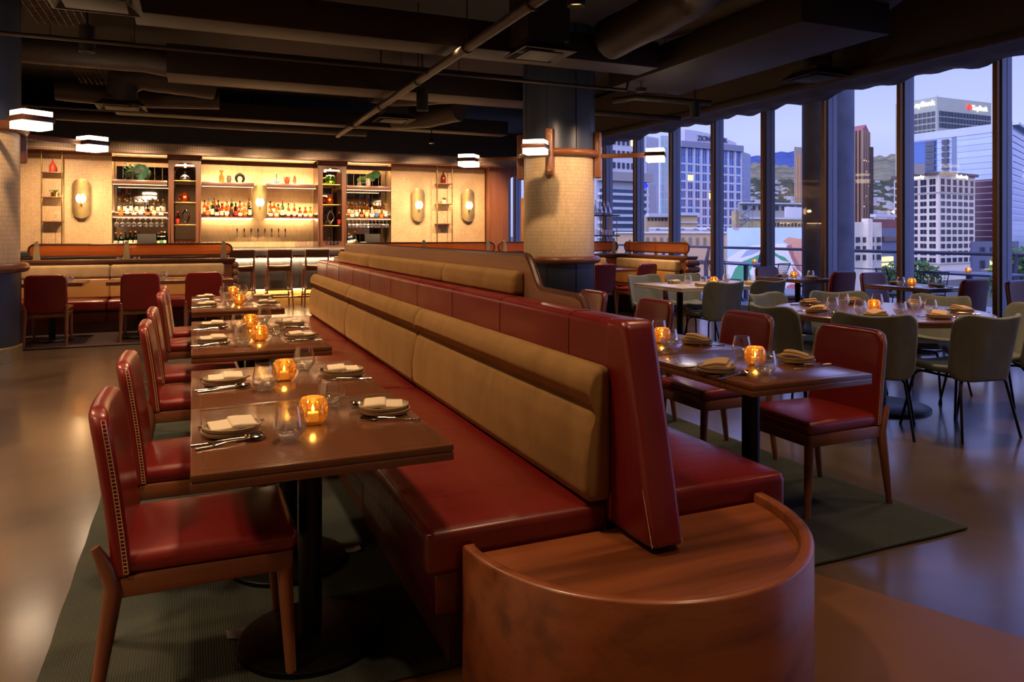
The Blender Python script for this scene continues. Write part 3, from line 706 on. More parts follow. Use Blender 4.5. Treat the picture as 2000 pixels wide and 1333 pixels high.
def stool_proto():
    t = thing('bar_stool', 'proto', 'bar stool', (0, 0, 0), 0, 'wooden bar stools')
    MB().rbox(-0.21, 0.21, -0.2, 0.21, 0.74, 0.775, 0.016, 2, (5, 5, 1), lambda x, y, z: (x, y, z + 0.012 * (x / 0.2) ** 2)).build('seat', plain('tan_leather', rgb(176, 116, 76), 0.4), t)
    fr = MB(); fr.rbox(-0.2, 0.2, -0.19, -0.165, 0.68, 0.74, 0.006, 1).rbox(-0.2, 0.2, 0.165, 0.19, 0.68, 0.74, 0.006, 1).rbox(-0.205, -0.18, -0.19, 0.19, 0.68, 0.74, 0.006, 1).rbox(0.18, 0.205, -0.19, 0.19, 0.68, 0.74, 0.006, 1)
    fr.build('seat_frame', WALNUT, t)
    MB().rbox(-0.215, 0.215, -0.012, 0.012, 0.93, 1.08, 0.01, 2, (8, 1, 3), lambda x, y, z: (x, y - 0.26 - (z - 0.93) * 0.12 + 0.5 * x * x, z)).build('backrest', DARKW, t)
    for s_ in (-1, 1):
        MB().tube([(s_ * 0.205, -0.262, 1.07), (s_ * 0.205, -0.225, 0.92), (s_ * 0.2, -0.185, 0.72), (s_ * 0.235, -0.27, 0)], 0.017, 8, rs=[0.014, 0.018, 0.02, 0.014]).build('leg', WALNUT_Z, t)
        MB().tube([(s_ * 0.19, 0.18, 0.72), (s_ * 0.22, 0.24, 0)], 0.018, 8, rs=[0.02, 0.014]).build('leg', WALNUT_Z, t)
        MB().rbox(s_ * 0.212 - 0.01, s_ * 0.212 + 0.01, -0.22, 0.2, 0.27, 0.3, 0.004, 1).build('stretcher', WALNUT_Y, t)
    MB().rbox(-0.215, 0.215, -0.235, -0.215, 0.33, 0.36, 0.004, 1).build('stretcher', WALNUT, t)
    MB().rbox(-0.215, 0.215, 0.2, 0.22, 0.2, 0.23, 0.004, 1).build('stretcher', WALNUT, t)
    return t
BS = stool_proto(); bs_used = []

# chairs at the tables left of the banquette (face +X)
labs = ['red leather chair nearest the camera, pulled to the nearest table left of the banquette', 'second red leather chair from the camera in the row left of the banquette',
        'third red leather chair in the row left of the banquette, at the second table pair', 'fourth red leather chair in the row left of the banquette, at the second table pair',
        'fifth red leather chair in the row left of the banquette, at the third table pair', 'farthest red leather chair in the row left of the banquette']
for (y, l) in zip((2.52, 3.33, 4.57, 5.37, 6.75, 7.58), labs): red_chair(0.045, y, 90, l)
# chairs right of the banquette (face -X)
labs = ['red leather chair nearest the camera on the right, by the rug corner', 'second red leather chair from the camera right of the banquette',
        'third red leather chair right of the banquette, its back showing above the spine', 'farthest red leather chair right of the banquette, barely showing above the wood spine', ]
for (y, l) in zip((2.84, 3.62, 4.62, 5.55), labs): red_chair(2.90, y, -90, l)
# chairs at the bench booth on the left (backs to the camera)
for x, l in ((-1.62, 'red chair beside the left column, seen from behind at the bench booth'), (-0.60, 'red chair seen from behind, middle of the three at the bench booth'), (0.14, 'red chair seen from behind, nearest the right end of the bench booth')):
    red_chair(x, 10.62, 0, l)
# chairs at the corner booth right of the column
red_chair(6.18, 10.7, 0, 'red chair half hidden by the central column at the corner booth')
red_chair(6.86, 10.55, -12, 'red chair right of the central column, turned at the corner booth')
# chairs at the window tables
red_chair(7.95, 8.37, 180, 'red chair at the far side of the window table by the outdoor column')
red_chair(7.9, 7.45, 0, 'red chair with its back to the camera at the window table by the outdoor column')
red_chair(7.95, 6.48, 180, 'red chair at the far side of the middle window table')
red_chair(7.83, 5.62, 0, 'red chair with its back to the camera at the middle window table')
red_chair(8.0, 4.70, 180, 'red chair cut by the right edge, beside the windows')
# green chairs round the round table
RT = (4.97, 4.17)
gl = {-142: 'green velvet chair with its back squarely to the camera at the round table', -98: 'green velvet chair at the right of the round table, seat turned to the table',
      -41: 'green velvet chair at the right edge, behind the right chair of the round table', 173: 'green velvet chair at the left of the round table, nearest the red chairs',
      105: 'green velvet chair left of the round table, behind the nearest left one', 60: 'green velvet chair at the far side of the round table, left of two', 11: 'green velvet chair at the far side of the round table, right of two'}
for a, l in gl.items():
    r = 0.93; ar = radians(a); x = RT[0] + r * cos(ar); y = RT[1] + r * sin(ar)
    dx, dy = -cos(ar), -sin(ar)     # the chair origin sits ahead of its back
    green_chair(x + dx * 0.19, y + dy * 0.19, math.degrees(math.atan2(dx, dy)), l)
# green chairs at the white table
for x, y, f, l in ((5.50, 6.86, 2, 'green velvet chair with its back to the camera, left of two at the white table'), (6.12, 6.86, -4, 'green velvet chair with its back to the camera, right of two at the white table'),
                   (5.42, 7.88, 176, 'green velvet chair behind the white table, left of two'), (6.0, 7.9, 184, 'green velvet chair behind the white table, right of two')):
    green_chair(x, y, f, l)
for i, x in enumerate((0.82, 1.47, 2.14, 2.78)):
    place(BS, bs_used, (x, 14.28, 0), 0, ('leftmost wooden bar stool, partly behind the bench booth end', 'second wooden bar stool from the left', 'third wooden bar stool from the left', 'wooden bar stool mostly hidden behind the banquette end')[i], 'wooden bar stools')

# outdoor wire chairs
WIREC = plain('black_wire', rgb(24, 24, 30), 0.4, 0.5)
PADC = plain('blue_grey_pad', rgb(84, 92, 116), 0.8)
def wire_chair_proto():
    t = thing('wire_patio_chair', 'proto', 'chair', (0, 0, 0), 0, 'black wire chairs on the terrace')
    MB().rbox(-0.22, 0.22, -0.2, 0.22, 0.42, 0.46, 0.018, 2).build('seat_pad', PADC, t)
    g = MB()
    g.tube([(-0.17, -0.2, 0.5), (-0.23, -0.3, 0.84), (0.23, -0.3, 0.84), (0.17, -0.2, 0.5)], 0.01, 6, closed=True)
    for i in range(1, 10):
        q = i / 10; g.tube([(-0.17 + 0.34 * q, -0.2, 0.5), (-0.23 + 0.46 * q, -0.3, 0.84)], 0.0035, 4)
    for i in range(1, 8):
        q = i / 8; w_ = 0.17 + 0.06 * q; g.tube([(-w_, -0.2 - 0.1 * q, 0.5 + 0.34 * q), (w_, -0.2 - 0.1 * q, 0.5 + 0.34 * q)], 0.0035, 4)
    g.tube([(-0.17, -0.2, 0.5), (-0.17, -0.19, 0.42)], 0.008, 6).tube([(0.17, -0.2, 0.5), (0.17, -0.19, 0.42)], 0.008, 6)
    g.build('wire_back', WIREC, t)
    for s_ in (-1, 1):
        for f in (-1, 1): MB().tube([(s_ * 0.17, f * 0.17, 0.42), (s_ * 0.24, f * 0.24, 0)], 0.009, 6).build('leg', WIREC, t)
    return t
WC = wire_chair_proto(); wc_used = []
# ================================================================= BANQUETTE, TABLES, SETTINGS
def profile_cushion(prof, y0, y1, r=0.03, k=4, n=6, bulge=0.0):
    """closed (x, z) outline swept along Y with rounded ends"""
    cx = sum(p[0] for p in prof) / len(prof); cz = sum(p[1] for p in prof) / len(prof)
    half = min(max(p[0] for p in prof) - cx, max(p[1] for p in prof) - cz)
    st = []
    for i in range(k + 1):
        a = pi / 2 * i / k; st.append((y0 + r * (1 - sin(a)) * 1.0, cos(a)))
    st = [(y0 + r * (1 - cos(pi / 2 * i / k)), r * (1 - sin(pi / 2 * i / k))) for i in range(k + 1)]
    mid = [(y0 + r + (y1 - y0 - 2 * r) * i / n, 0.0) for i in range(1, n)]
    S = st + mid + [(y0 + y1 - a, b_) for a, b_ in reversed(st)]
    vs = []; m = len(prof)
    for (y, ins) in S:
        q = (y - y0) / (y1 - y0); bl = bulge * 4 * q * (1 - q)
        for (x, z) in prof:
            dx, dz = x - cx, z - cz; L = max(1e-6, sqrt(dx * dx + dz * dz)); f = max(0.3, (L - ins) / L)
            vs.append((cx + dx * (f + (bl / 0.05) * (1 if dx < 0 else 0)), y, cz + dz * f))
    fs = [(j * m + i, j * m + (i + 1) % m, (j + 1) * m + (i + 1) % m, (j + 1) * m + i) for j in range(len(S) - 1) for i in range(m)]
    fs += [tuple(range(m)), tuple(range((len(S) - 1) * m, len(S) * m))]
    return MB().add(vs, fs)
def round_poly(pts, r=0.01, k=4):
    out = []; n = len(pts)
    for i in range(n):
        p = Vector(pts[i]).to_2d(); a = Vector(pts[i - 1]).to_2d(); b_ = Vector(pts[(i + 1) % n]).to_2d()
        ra = min(r, (a - p).length * .45, (b_ - p).length * .45)
        q0 = p + (a - p).normalized() * ra; q1 = p + (b_ - p).normalized() * ra
        for j in range(k + 1):
            t = j / k; q = q0 * (1 - t) ** 2 + p * 2 * t * (1 - t) + q1 * t * t; out.append((q.x, q.y))
    return out
bq = thing('banquette', 'long back-to-back red leather banquette with mustard velvet back cushions', 'banquette', (0, 0, 0))
Y0, Y1 = 2.13, 8.4; seg = (Y1 - Y0) / 3
MB().box(0.74, 1.98, 2.2, Y1 - 0.05, 0, 0.2).build('plinth', DARKW, bq, smooth=False)
bm_ = MB()
for i in range(6):
    a = Y0 + 0.02 + (Y1 - Y0 - 0.02) * i / 6; b_ = Y0 + 0.02 + (Y1 - Y0 - 0.02) * (i + 1) / 6
    bm_.rbox(0.68, 2.02, a, b_, 0.19, 0.322, 0.012, 2)
bm_.build('base_panel', REDB, bq)
def seat_puff(xa, xb, ya, yb):
    def f(x, y, z):
        if z > 0.43:
            u = (x - xa) / (xb - xa) * 2 - 1; v = (y - ya) / (yb - ya) * 2 - 1
            z += 0.016 * max(0, 1 - u * u) * max(0, 1 - v ** 4) + 0.004 * sin(y * 9 + x * 7) * max(0, 1 - u * u) * max(0, 1 - v * v)
        return (x, y, z)
    return f
for (xa, xb) in ((0.643, 1.285), (1.40, 2.06)):
    for i in range(3):
        ya, yb = Y0 + seg * i, Y0 + seg * (i + 1)
        MB().rbox(xa, xb, ya, yb, 0.315, 0.462, 0.032, 3, (10, 24, 1), seat_puff(xa, xb, ya, yb)).build('seat_cushion', REDB, bq)
PF = [(1.28, 0.468), (1.205, 0.468), (1.19, 0.50), (1.186, 0.60), (1.196, 0.70), (1.215, 0.765), (1.236, 0.785), (1.214, 0.80), (1.196, 0.835), (1.200, 0.875), (1.222, 0.912), (1.25, 0.925), (1.28, 0.915)]
PF = round_poly(PF, 0.016, 3)
for i in range(3):
    ya, yb = Y0 - 0.012 + seg * i + (0.012 if i else 0), Y0 - 0.01 + seg * (i + 1)
    profile_cushion(PF, ya, yb, 0.03, bulge=0.004).build('back_cushion', MUST, bq)
    pr = [(2.685 - x, z) for x, z in PF]
    mb = profile_cushion(pr, ya, yb, 0.03); mb.build('back_cushion', MUST, bq)
sp = MB(); yy = Y0
sp.rbox(1.277, 1.407, Y0 - 0.02, Y1, 0.385, 1.075, 0.03, 3)
sp.build('spine', REDS, bq)
def wedge(x, y, z):
    q = min(1, max(0, (z - 0.385) / 0.69)); return (x + 0.004 * (1 - q), y - (2.16 - y) / 0.12 * 0.17 * (1 - q) ** 0.9, z)
MB().rbox(1.278, 1.406, 2.04, 2.16, 0.386, 1.078, 0.028, 3, (2, 2, 12), wedge).build('end_cap', REDS, bq)
# piping and stitch lines
for x in (1.286, 1.398): st = MB().tube([(x, 1.885, 0.40), (x, 1.95, 0.6), (x, 2.0, 0.8), (x, 2.045, 1.0), (x + (0.006 if x < 1.3 else -0.006), 2.065, 1.05)], 0.0012, 4); st.build('stitching', STITCH, bq)
SEAM = plain('seam_thread', rgb(70, 14, 14), .6)
for i in range(1, 10):
    y = Y0 + 0.28 + (Y1 - Y0 - 0.28) * (i - 1) / 9
    for o2 in (0,): sm = MB().tube([(1.2762, y + o2, 0.9), (1.2762, y + o2, 1.045), (1.283, y + o2, 1.066), (1.30, y + o2, 1.0755), (1.37, y + o2, 1.0755)], 0.0016, 4); sm.build('seam', SEAM, bq)
pp = MB()
for xa, xb in ((0.65, 1.28), (1.41, 2.055)): pp.tube([(xa, Y0 + 0.012, 0.447), (xb, Y0 + 0.012, 0.447)], 0.0035, 6)
for x in (0.655, 2.048): pp.tube([(x, Y0 + 0.01, 0.447), (x, Y1 - 0.01, 0.447)], 0.0035, 6)
pp.build('piping', REDB, bq)
# oak spine board with stepped, curved ends
def S(y0, z0, y1, z1, n=10):
    return [(y0 + (y1 - y0) * i / n, z0 + (z1 - z0) * (0.5 - 0.5 * cos(pi * i / n))) for i in range(n + 1)]
top = [(2.58, 1.0), (2.585, 1.05), (2.61, 1.085), (2.66, 1.10)] + S(2.98, 1.105, 3.16, 1.255) + S(7.55, 1.255, 7.68, 1.11) + [(8.22, 1.10), (8.26, 1.07), (8.26, 1.0)]
MB().prism(top, 1.43, 1.47, axis='x').build('spine_board', OAKW, bq, angle=25)
MB().tube([(1.45, a, b_ + 0.002) for a, b_ in top[1:-1]], 0.017, 8).build('board_edge', DARKW, bq)
HP = round_poly([(1.43, 1.076), (1.37, 1.076), (1.362, 1.12), (1.37, 1.165), (1.395, 1.19), (1.43, 1.185)], 0.012, 3)
for a, b_ in ((3.14, 4.2), (4.2, 6.2), (6.2, 7.62)): profile_cushion(HP, a, b_, 0.02).build('headrest_cushion', MUST, bq)

# rounded wooden end of the banquette
et = thing('banquette_end_table', 'half-round wooden tray table built against the near end of the banquette', 'side table', (1.34, 2.115, 0))
wall_ = MB(); R0, R1 = 0.585, 0.545
N = 64
pr = [(R0, 0.0), (R0, 0.405), (R0 - 0.006, 0.411), (R1 + 0.006, 0.411), (R1, 0.405), (R1, 0.30)]
wall_.lathe(pr, N, a0=pi, a1=2 * pi)
for sgn in (-1, 1): wall_.box(min(sgn * R1, sgn * R0), max(sgn * R1, sgn * R0), -0.004, 0.0, 0.0, 0.410)
wall_.build('rim', TRAYW, et, angle=50)
ft = MB(); ft.add([(0, 0, 0.378)] + [(R1 * cos(pi + pi * i / N), R1 * sin(pi + pi * i / N), 0.378) for i in range(N + 1)], [(0, i + 1, i + 2) for i in range(N)])
ft.build('tray_top', TRAYW, et)

# ---- rugs
def weave(name, c, c2):
    m, nt, b = base(name); v = coords(nt, rnd=False)
    w1 = nt.nodes.new('ShaderNodeTexWave'); w1.inputs['Scale'].default_value = 38; w1.inputs['Distortion'].default_value = 1.2; w1.inputs['Detail Scale'].default_value = 3; w1.bands_direction = 'X'
    w2 = nt.nodes.new('ShaderNodeTexWave'); w2.inputs['Scale'].default_value = 42; w2.inputs['Distortion'].default_value = 1.2; w2.bands_direction = 'Y'
    nt.links.new(v, w1.inputs['Vector']); nt.links.new(v, w2.inputs['Vector'])
    mu = nt.nodes.new('ShaderNodeMath'); mu.operation = 'MULTIPLY'; nt.links.new(w1.outputs['Fac'], mu.inputs[0]); nt.links.new(w2.outputs['Fac'], mu.inputs[1])
    n1 = noise(nt, v, 1.4, 5, 0.6)
    mx = nt.nodes.new('ShaderNodeMix'); mx.data_type = 'RGBA'; nt.links.new(maprange(nt, n1, 0.35, 0.65, 0, 1), mx.inputs[0]); mx.inputs[6].default_value = c; mx.inputs[7].default_value = c2
    m2 = nt.nodes.new('ShaderNodeMix'); m2.data_type = 'RGBA'; m2.blend_type = 'MULTIPLY'; m2.inputs[0].default_value = 1
    nt.links.new(mx.outputs[2], m2.inputs[6]); nt.links.new(ramp(nt, mu.outputs[0], [(0.0, (0.78, 0.78, 0.78, 1)), (0.6, (1.1, 1.08, 1.02, 1))]), m2.inputs[7])
    nt.links.new(m2.outputs[2], b.inputs['Base Color']); b.inputs['Roughness'].default_value = 0.95; b.inputs['Specular IOR Level'].default_value = 0.1
    bump(nt, b, mu.outputs[0], 0.8, 0.004); return m
RUGG = weave('rug_weave', rgb(62, 70, 70), rgb(76, 80, 72)); RUGP = weave('rug_weave_plum', rgb(72, 58, 62), rgb(86, 70, 68))
def rug(x0, x1, y0, y1, mat_, label):
    def f(x, y, z): return (x + 0.002 * sin(y * 14) * (1 if abs(x - x0) < .05 or abs(x - x1) < .05 else 0), y + 0.002 * sin(x * 12) * (1 if abs(y - y0) < .05 or abs(y - y1) < .05 else 0), z)
    return tag(MB().rbox(x0, x1, y0, y1, 0.003, 0.016, 0.006, 1, (30, 60, 1), f).build('rug', mat_), label, 'rug')
rug(-0.43, 0.92, 2.18, 8.6, RUGG, 'dark green woven rug under the tables left of the banquette')
rug(1.93, 3.27, 2.26, 8.5, RUGG, 'dark green woven rug under the tables right of the banquette')
rug(-3.6, 0.45, 10.15, 11.9, RUGP, 'dark plum rug under the bench booth on the left')

for px_, py_, l, c in ((0.62, 3.13, 'small white paper scrap on the rug beside the far table base', 'paper_scrap'), (0.14, 2.62, 'small patterned paper scrap by the nearest table base', 'paper_scrap')):
    tag(MB().rbox(px_ - .035, px_ + .035, py_ - .025, py_ + .025, 0.017, 0.021, 0.001, 1, (3, 2, 1), lambda x, y, z: (x, y, z + .01 * abs(x - px_) / .035)).build(c, plain('paper', rgb(170, 170, 176), .8) if 'paper' not in MATS else MATS['paper']), l, 'paper')

# ---- tables
TZ = 0.76
def wood_table(name, label, cx, cy, wx, wy, base_at=None, base='disc', z=TZ, mat_=None, group=None, rb=0.23, pr_=0.038):
    t = thing(name, label, 'table', (cx, cy, 0), 0, group)
    mat_ = mat_ or TABLEW; hx, hy = wx / 2, wy / 2
    mb = MB(); mb.rbox(-hx, hx, -hy, hy, z - 0.018, z, 0.003, 1); mb.rbox(-hx + 0.004, hx - 0.004, -hy + 0.004, hy - 0.004, z - 0.022, z - 0.017, 0.001, 1)
    mb.rbox(-hx, hx, -hy, hy, z - 0.045, z - 0.021, 0.003, 1)
    o = mb.build('table_top', mat_, t)
    if mat_ is TABLEW:
        il = MB(); e = 0.03
        for (a, b_, c_, d) in ((-hx + e, hx - e, -hy + e, -hy + e + .0025), (-hx + e, hx - e, hy - e - .0025, hy - e), (-hx + e, -hx + e + .0025, -hy + e, hy - e), (hx - e - .0025, hx - e, -hy + e, hy - e)):
            il.box(a, b_, c_, d, z - 0.0005, z + 0.0004)
        il.build('edge_inlay', DARKW, o, smooth=False)
    bx, by = base_at or (0, 0)
    if isinstance(bx, tuple): posts = [bx, by]
    else: posts = [(bx, by)]
    for (px_, py_) in posts:
        MB().cyl((px_, py_, 0.018), (px_, py_, z - 0.045), pr_, n=28).build('pole', BLACK, t)
        if base == 'disc': MB().lathe([(0, 0.02), (rb * 0.97, 0.02), (rb, 0.016), (rb, 0.0), (0, 0)], 48, px_, py_, 0.016 if z == TZ else 0).build('base_plate', BLACK, t)
        MB().rbox(px_ - 0.14, px_ + 0.14, py_ - 0.14, py_ + 0.14, z - 0.055, z - 0.045, 0.002, 1).build('mounting_plate', BLACK, t)
    return t
LT = [(0.34, 2.37), (0.34, 3.135), (0.34, 4.36), (0.34, 5.12), (0.34, 6.55), (0.34, 7.32)]
ln = ['nearest', 'second', 'third', 'fourth', 'fifth', 'farthest']
for i, (x, y) in enumerate(LT):
    wood_table('dining_table', 'walnut pedestal table, %s in the row left of the banquette' % ln[i], x, y, 0.69, 0.76, (0.02, 0.14 if i == 0 else 0), group='tables left of the banquette')
RTB = [(2.355, 2.66), (2.355, 3.42), (2.355, 4.68), (2.355, 5.44)]
for i, (x, y) in enumerate(RTB):
    wood_table('dining_table', 'walnut pedestal table, %s in the row right of the banquette' % ['nearest', 'second', 'third', 'fourth'][i], x, y, 0.655, 0.755, (-0.02, -0.02), group='tables right of the banquette', pr_=0.04)
for x, l in ((-2.38 + 0.76, 'walnut table at the bench booth beside the left column'), (-0.62, 'walnut table at the bench booth, middle'), (0.13, 'walnut table at the right end of the bench booth')):
    wood_table('dining_table', l, x, 10.82, 0.745, 0.72, group='tables at the bench booth', mat_=TABLEW)
wood_table('dining_table', 'walnut table at the corner booth right of the column', 6.75, 11.15, 0.75, 0.75)
wood_table('dining_table', 'walnut table at the corner booth hidden mostly by the central column', 5.75, 11.15, 0.75, 0.75)
wood_table('window_table', 'walnut table by the windows in front of the outdoor column', 7.68, 7.75, 0.72, 0.86)
wood_table('window_table', 'walnut table by the windows, middle of the view', 7.74, 5.98, 0.70, 0.84)
wood_table('white_marble_table', 'white marble topped table with green chairs', 5.72, 7.2, 1.5, 0.95, ((-0.42, 0), (0.42, 0)), mat_=MARBLE, rb=0.25)
# round table
rt = thing('round_table', 'large round walnut table ringed by green velvet chairs', 'table', (RT[0], RT[1], 0))
r_ = 0.78
MB().lathe([(0, TZ), (r_ - 0.01, TZ), (r_, TZ - 0.006), (r_, TZ - 0.018), (r_ - 0.004, TZ - 0.02), (r_, TZ - 0.024), (r_ - 0.004, TZ - 0.045), (0, TZ - 0.045)], 96).build('table_top', TABLEW, rt, angle=25)
MB().cyl((0, 0, 0.02), (0, 0, TZ - 0.045), 0.055, n=28).build('pole', BLACK, rt)
MB().lathe([(0, 0.022), (0.36, 0.02), (0.37, 0.014), (0.37, 0), (0, 0)], 56).build('base_plate', BLACK, rt)

# ---- table ware
WARE = {}
def ware(kind):
    if kind in WARE: return WARE[kind]
    if kind == 'tumbler':
        out = [(0, 0.0), (0.021, 0.0), (0.026, 0.004), (0.038, 0.02), (0.0465, 0.036), (0.048, 0.044), (0.046, 0.056), (0.041, 0.078), (0.036, 0.098), (0.0345, 0.104)]
        inn = [(0.0335, 0.104), (0.035, 0.098), (0.040, 0.078), (0.0445, 0.056), (0.046, 0.044), (0.042, 0.033), (0.034, 0.02), (0.02, 0.012), (0, 0.011)]
        mb = MB(); mb.cur = 1; mb.lathe([out[0]] + smooth_profile(out[1:6]), 36); mb.cur = 0; mb.lathe(smooth_profile(out[5:]) + smooth_profile(inn[:-1]) + [inn[-1]], 36)
        o = mb.build('glass_tumbler', [GLASS, CUTG], angle=60); c = 'glass'
    elif kind == 'plate':
        o = MB().lathe([(0, 0.002), (0.045, 0.0), (0.06, 0.003), (0.078, 0.006), (0.082, 0.010), (0.083, 0.018), (0.0805, 0.0185), (0.079, 0.011), (0.073, 0.008), (0, 0.007)], 36).build('stoneware_plate', STONEW, angle=60); c = 'plate'
    elif kind == 'napkin':
        mb = MB()
        def wv(x, y, z): return (x, y, z + 0.0016 * sin(x * 60 + 1) + 0.0012 * sin(y * 50))
        mb.rbox(-0.064, 0.014, -0.055, 0.052, 0.0, 0.012, 0.005, 2, (4, 5, 1), wv); mb.rbox(-0.008, 0.066, -0.060, 0.055, 0.004, 0.019, 0.007, 2, (4, 5, 1), wv)
        o = mb.build('folded_napkin', LINEN, angle=60); c = 'napkin'
    elif kind == 'napkin_tan':
        mb = MB()
        def wv2(x, y, z): return (x + 0.25 * z, y, z + 0.01 * sin(x * 28 + 1) + 0.004 * sin(y * 40))
        mb.rbox(-0.065, 0.06, -0.05, 0.05, 0.0, 0.012, 0.005, 2, (8, 5, 1), wv2); mb.rbox(-0.06, 0.045, -0.052, 0.046, 0.012, 0.024, 0.005, 2, (8, 5, 1), wv2)
        o = mb.build('folded_napkin', LINENT, angle=60); c = 'napkin'
    elif kind in ('fork', 'knife', 'spoon'):
        mb = MB()
        def hz(y): return 0.004 + 0.010 * max(0, 1 - ((y - 0.02) / 0.07) ** 2) * 0.6
        path = [(0, -0.10 + 0.2 * i / 14) for i in range(11)]
        for i in range(7):   # textured handle
            y = -0.10 + i * 0.012; mb.tube([(0, y, hz(y)), (0, y + 0.010, hz(y + .01))], 0.0034, 6)
        mb.tube([(0, p[1], hz(p[1])) for p in path], 0.0026, 6, rs=[0.0032] * 6 + [0.0024, 0.0022, 0.0022, 0.0026, 0.003])
        if kind == 'spoon':
            mb.grid(lambda u, v: ((u - .5) * 0.036 * sqrt(max(0.02, 1 - (2 * v - 1) ** 2)), 0.035 + v * 0.058, 0.006 + 0.006 * (2 * v - 1) ** 2 + 0.010 * (2 * u - 1) ** 2 - 0.002), 8, 10)
        elif kind == 'fork':
            mb.rbox(-0.009, 0.009, 0.04, 0.062, 0.004, 0.0065, 0.001, 1)
            for k in range(4): x = -0.0078 + k * 0.0052; mb.tube([(x, 0.06, 0.005), (x, 0.095, 0.009)], 0.0014, 5)
        else: mb.rbox(-0.008, 0.009, 0.02, 0.105, 0.0035, 0.0055, 0.0009, 1, (1, 8, 1), lambda x, y, z: (x if x < 0 else x * (1 - max(0, (y - .07) / .035) ** 2 * .9), y, z))
        o = mb.build('dinner_fork' if kind == 'fork' else ('table_knife' if kind == 'knife' else 'table_spoon'), STEEL, angle=60); c = kind
    elif kind == 'votive':
        o = thing('candle_holder', 'x', 'candle holder')
        mb = MB(); mb.lathe([(0, 0.0)] + smooth_profile([(0.026, 0.0), (0.038, 0.010), (0.047, 0.030), (0.0485, 0.05), (0.044, 0.07), (0.036, 0.083), (0.034, 0.086)]) + smooth_profile([(0.0325, 0.085), (0.042, 0.069), (0.046, 0.05), (0.0445, 0.031), (0.034, 0.013)]) + [(0, 0.009)], 40)
        mb.build('bowl', AMBER, o, angle=60)
        cd_ = MB().lathe([(0, 0.011), (0.018, 0.011), (0.018, 0.036), (0.016, 0.038), (0, 0.036)], 20).build('candle', WAX, o)
        MB().lathe([(0, 0.040), (0.0035, 0.044), (0.0045, 0.049), (0.003, 0.056), (0, 0.064)], 12).build('flame', FLAME, cd_)
        point(0, 0, 0.072, 0.45, 0.008, (1, 0.6, 0.26), cd_)
        WARE[kind] = [o, []]; return WARE[kind]
    tag(o, 'x', c); WARE[kind] = [o, []]; return WARE[kind]
def put(kind, x, y, z, rz, label, group):
    pr, used = ware(kind); return place(pr, used, (x, y, z), rz, label, group)
def setting(x, y, head, who, group='place settings', tan=False, tz=TZ, jit=0.0, cut=True):
    """head: direction the diner looks, degrees from +Y clockwise; who completes the labels"""
    h = -radians(head); R = Matrix.Rotation(h, 2)
    def L(a, b_): v = R @ Vector((a, b_)); return x + v.x, y + v.y
    j = radians(jit)
    put('plate', x, y, tz, 0, 'lower stoneware plate, ' + who, 'stoneware plates')
    px_, py_ = L(0.003, 0.004); put('plate', px_, py_, tz + 0.0125, 1, 'upper stoneware plate, ' + who, 'stoneware plates')
    put('napkin_tan' if tan else 'napkin', px_, py_, tz + 0.0225, h + j + (radians(90) if not tan else radians(40)), 'folded linen napkin, ' + who, 'folded napkins')
    if not cut: return
    a, b_ = L(-0.105, 0.01); put('fork', a, b_, tz, h + radians(-8) + j, 'fork, ' + who, 'cutlery')
    a, b_ = L(0.100, -0.01); put('knife', a, b_, tz, h + radians(4), 'knife, ' + who, 'cutlery')
    a, b_ = L(0.122, 0.0); put('spoon', a, b_, tz, h + radians(10) + j, 'spoon, ' + who, 'cutlery')
def at(x, y, z):      # ground point seen at photo pixel (x, y) at height z
    d = FPX * (CAM_H - z) / (y - 458.0); l = (x - 1000) / FPX * d
    return d * sin(YAW) + l * cos(YAW), d * cos(YAW) - l * sin(YAW)
plates = [('L', 450, 848, 0, 6), ('R', 752, 807, 0, -14), ('L', 438, 751, 1, 0), ('R', 673, 734, 1, -6), ('L', 414, 670, 2, 5), ('R', 590, 662, 2, 0), ('L', 414, 640, 3, 0), ('R', 570, 637, 3, -8),
          ('L', 402, 599, 4, 3), ('R', 523, 595, 4, 0), ('L', 400, 584, 5, 0), ('R', 512, 583, 5, 4)]
tn = ['the nearest table left of the banquette', 'the second table left of the banquette', 'the third table left of the banquette', 'the fourth table left of the banquette', 'the fifth table left of the banquette', 'the farthest table left of the banquette']
for sd, px_, py_, k, jt in plates:
    x, y = at(px_, py_, TZ)
    setting(x, y, 90 if sd == 'L' else -90, ('chair side of ' if sd == 'L' else 'bench side of ') + tn[k], jit=jt)
gl_ = [('chair side', 566, 861, 0), ('bench side', 647, 797, 0), ('chair side', 517, 764, 1), ('bench side', 594, 724, 1), ('chair side', 473, 677, 2), ('bench side', 539, 656, 2), ('chair side', 465, 647, 3), ('bench side', 516, 631, 3),
       ('chair side', 445, 600, 4), ('bench side', 486, 592, 4), ('chair side', 438, 580, 5), ('bench side', 474, 577, 5)]
for sd, px_, py_, k in gl_:
    x, y = at(px_, py_, TZ); put('tumbler', x, y, TZ, random.random() * 6, 'glass tumbler on the %s of %s' % (sd, tn[k]), 'glass tumblers')
for px_, py_, k in ((611, 829, 0), (555, 744, 1), (507, 666, 2), (489, 641, 3), (467, 595, 4), (455, 577, 5)):
    x, y = at(px_, py_, TZ); put('votive', x, y, TZ, 0, 'amber glass candle holder with lit candle on ' + tn[k], 'amber candle holders')
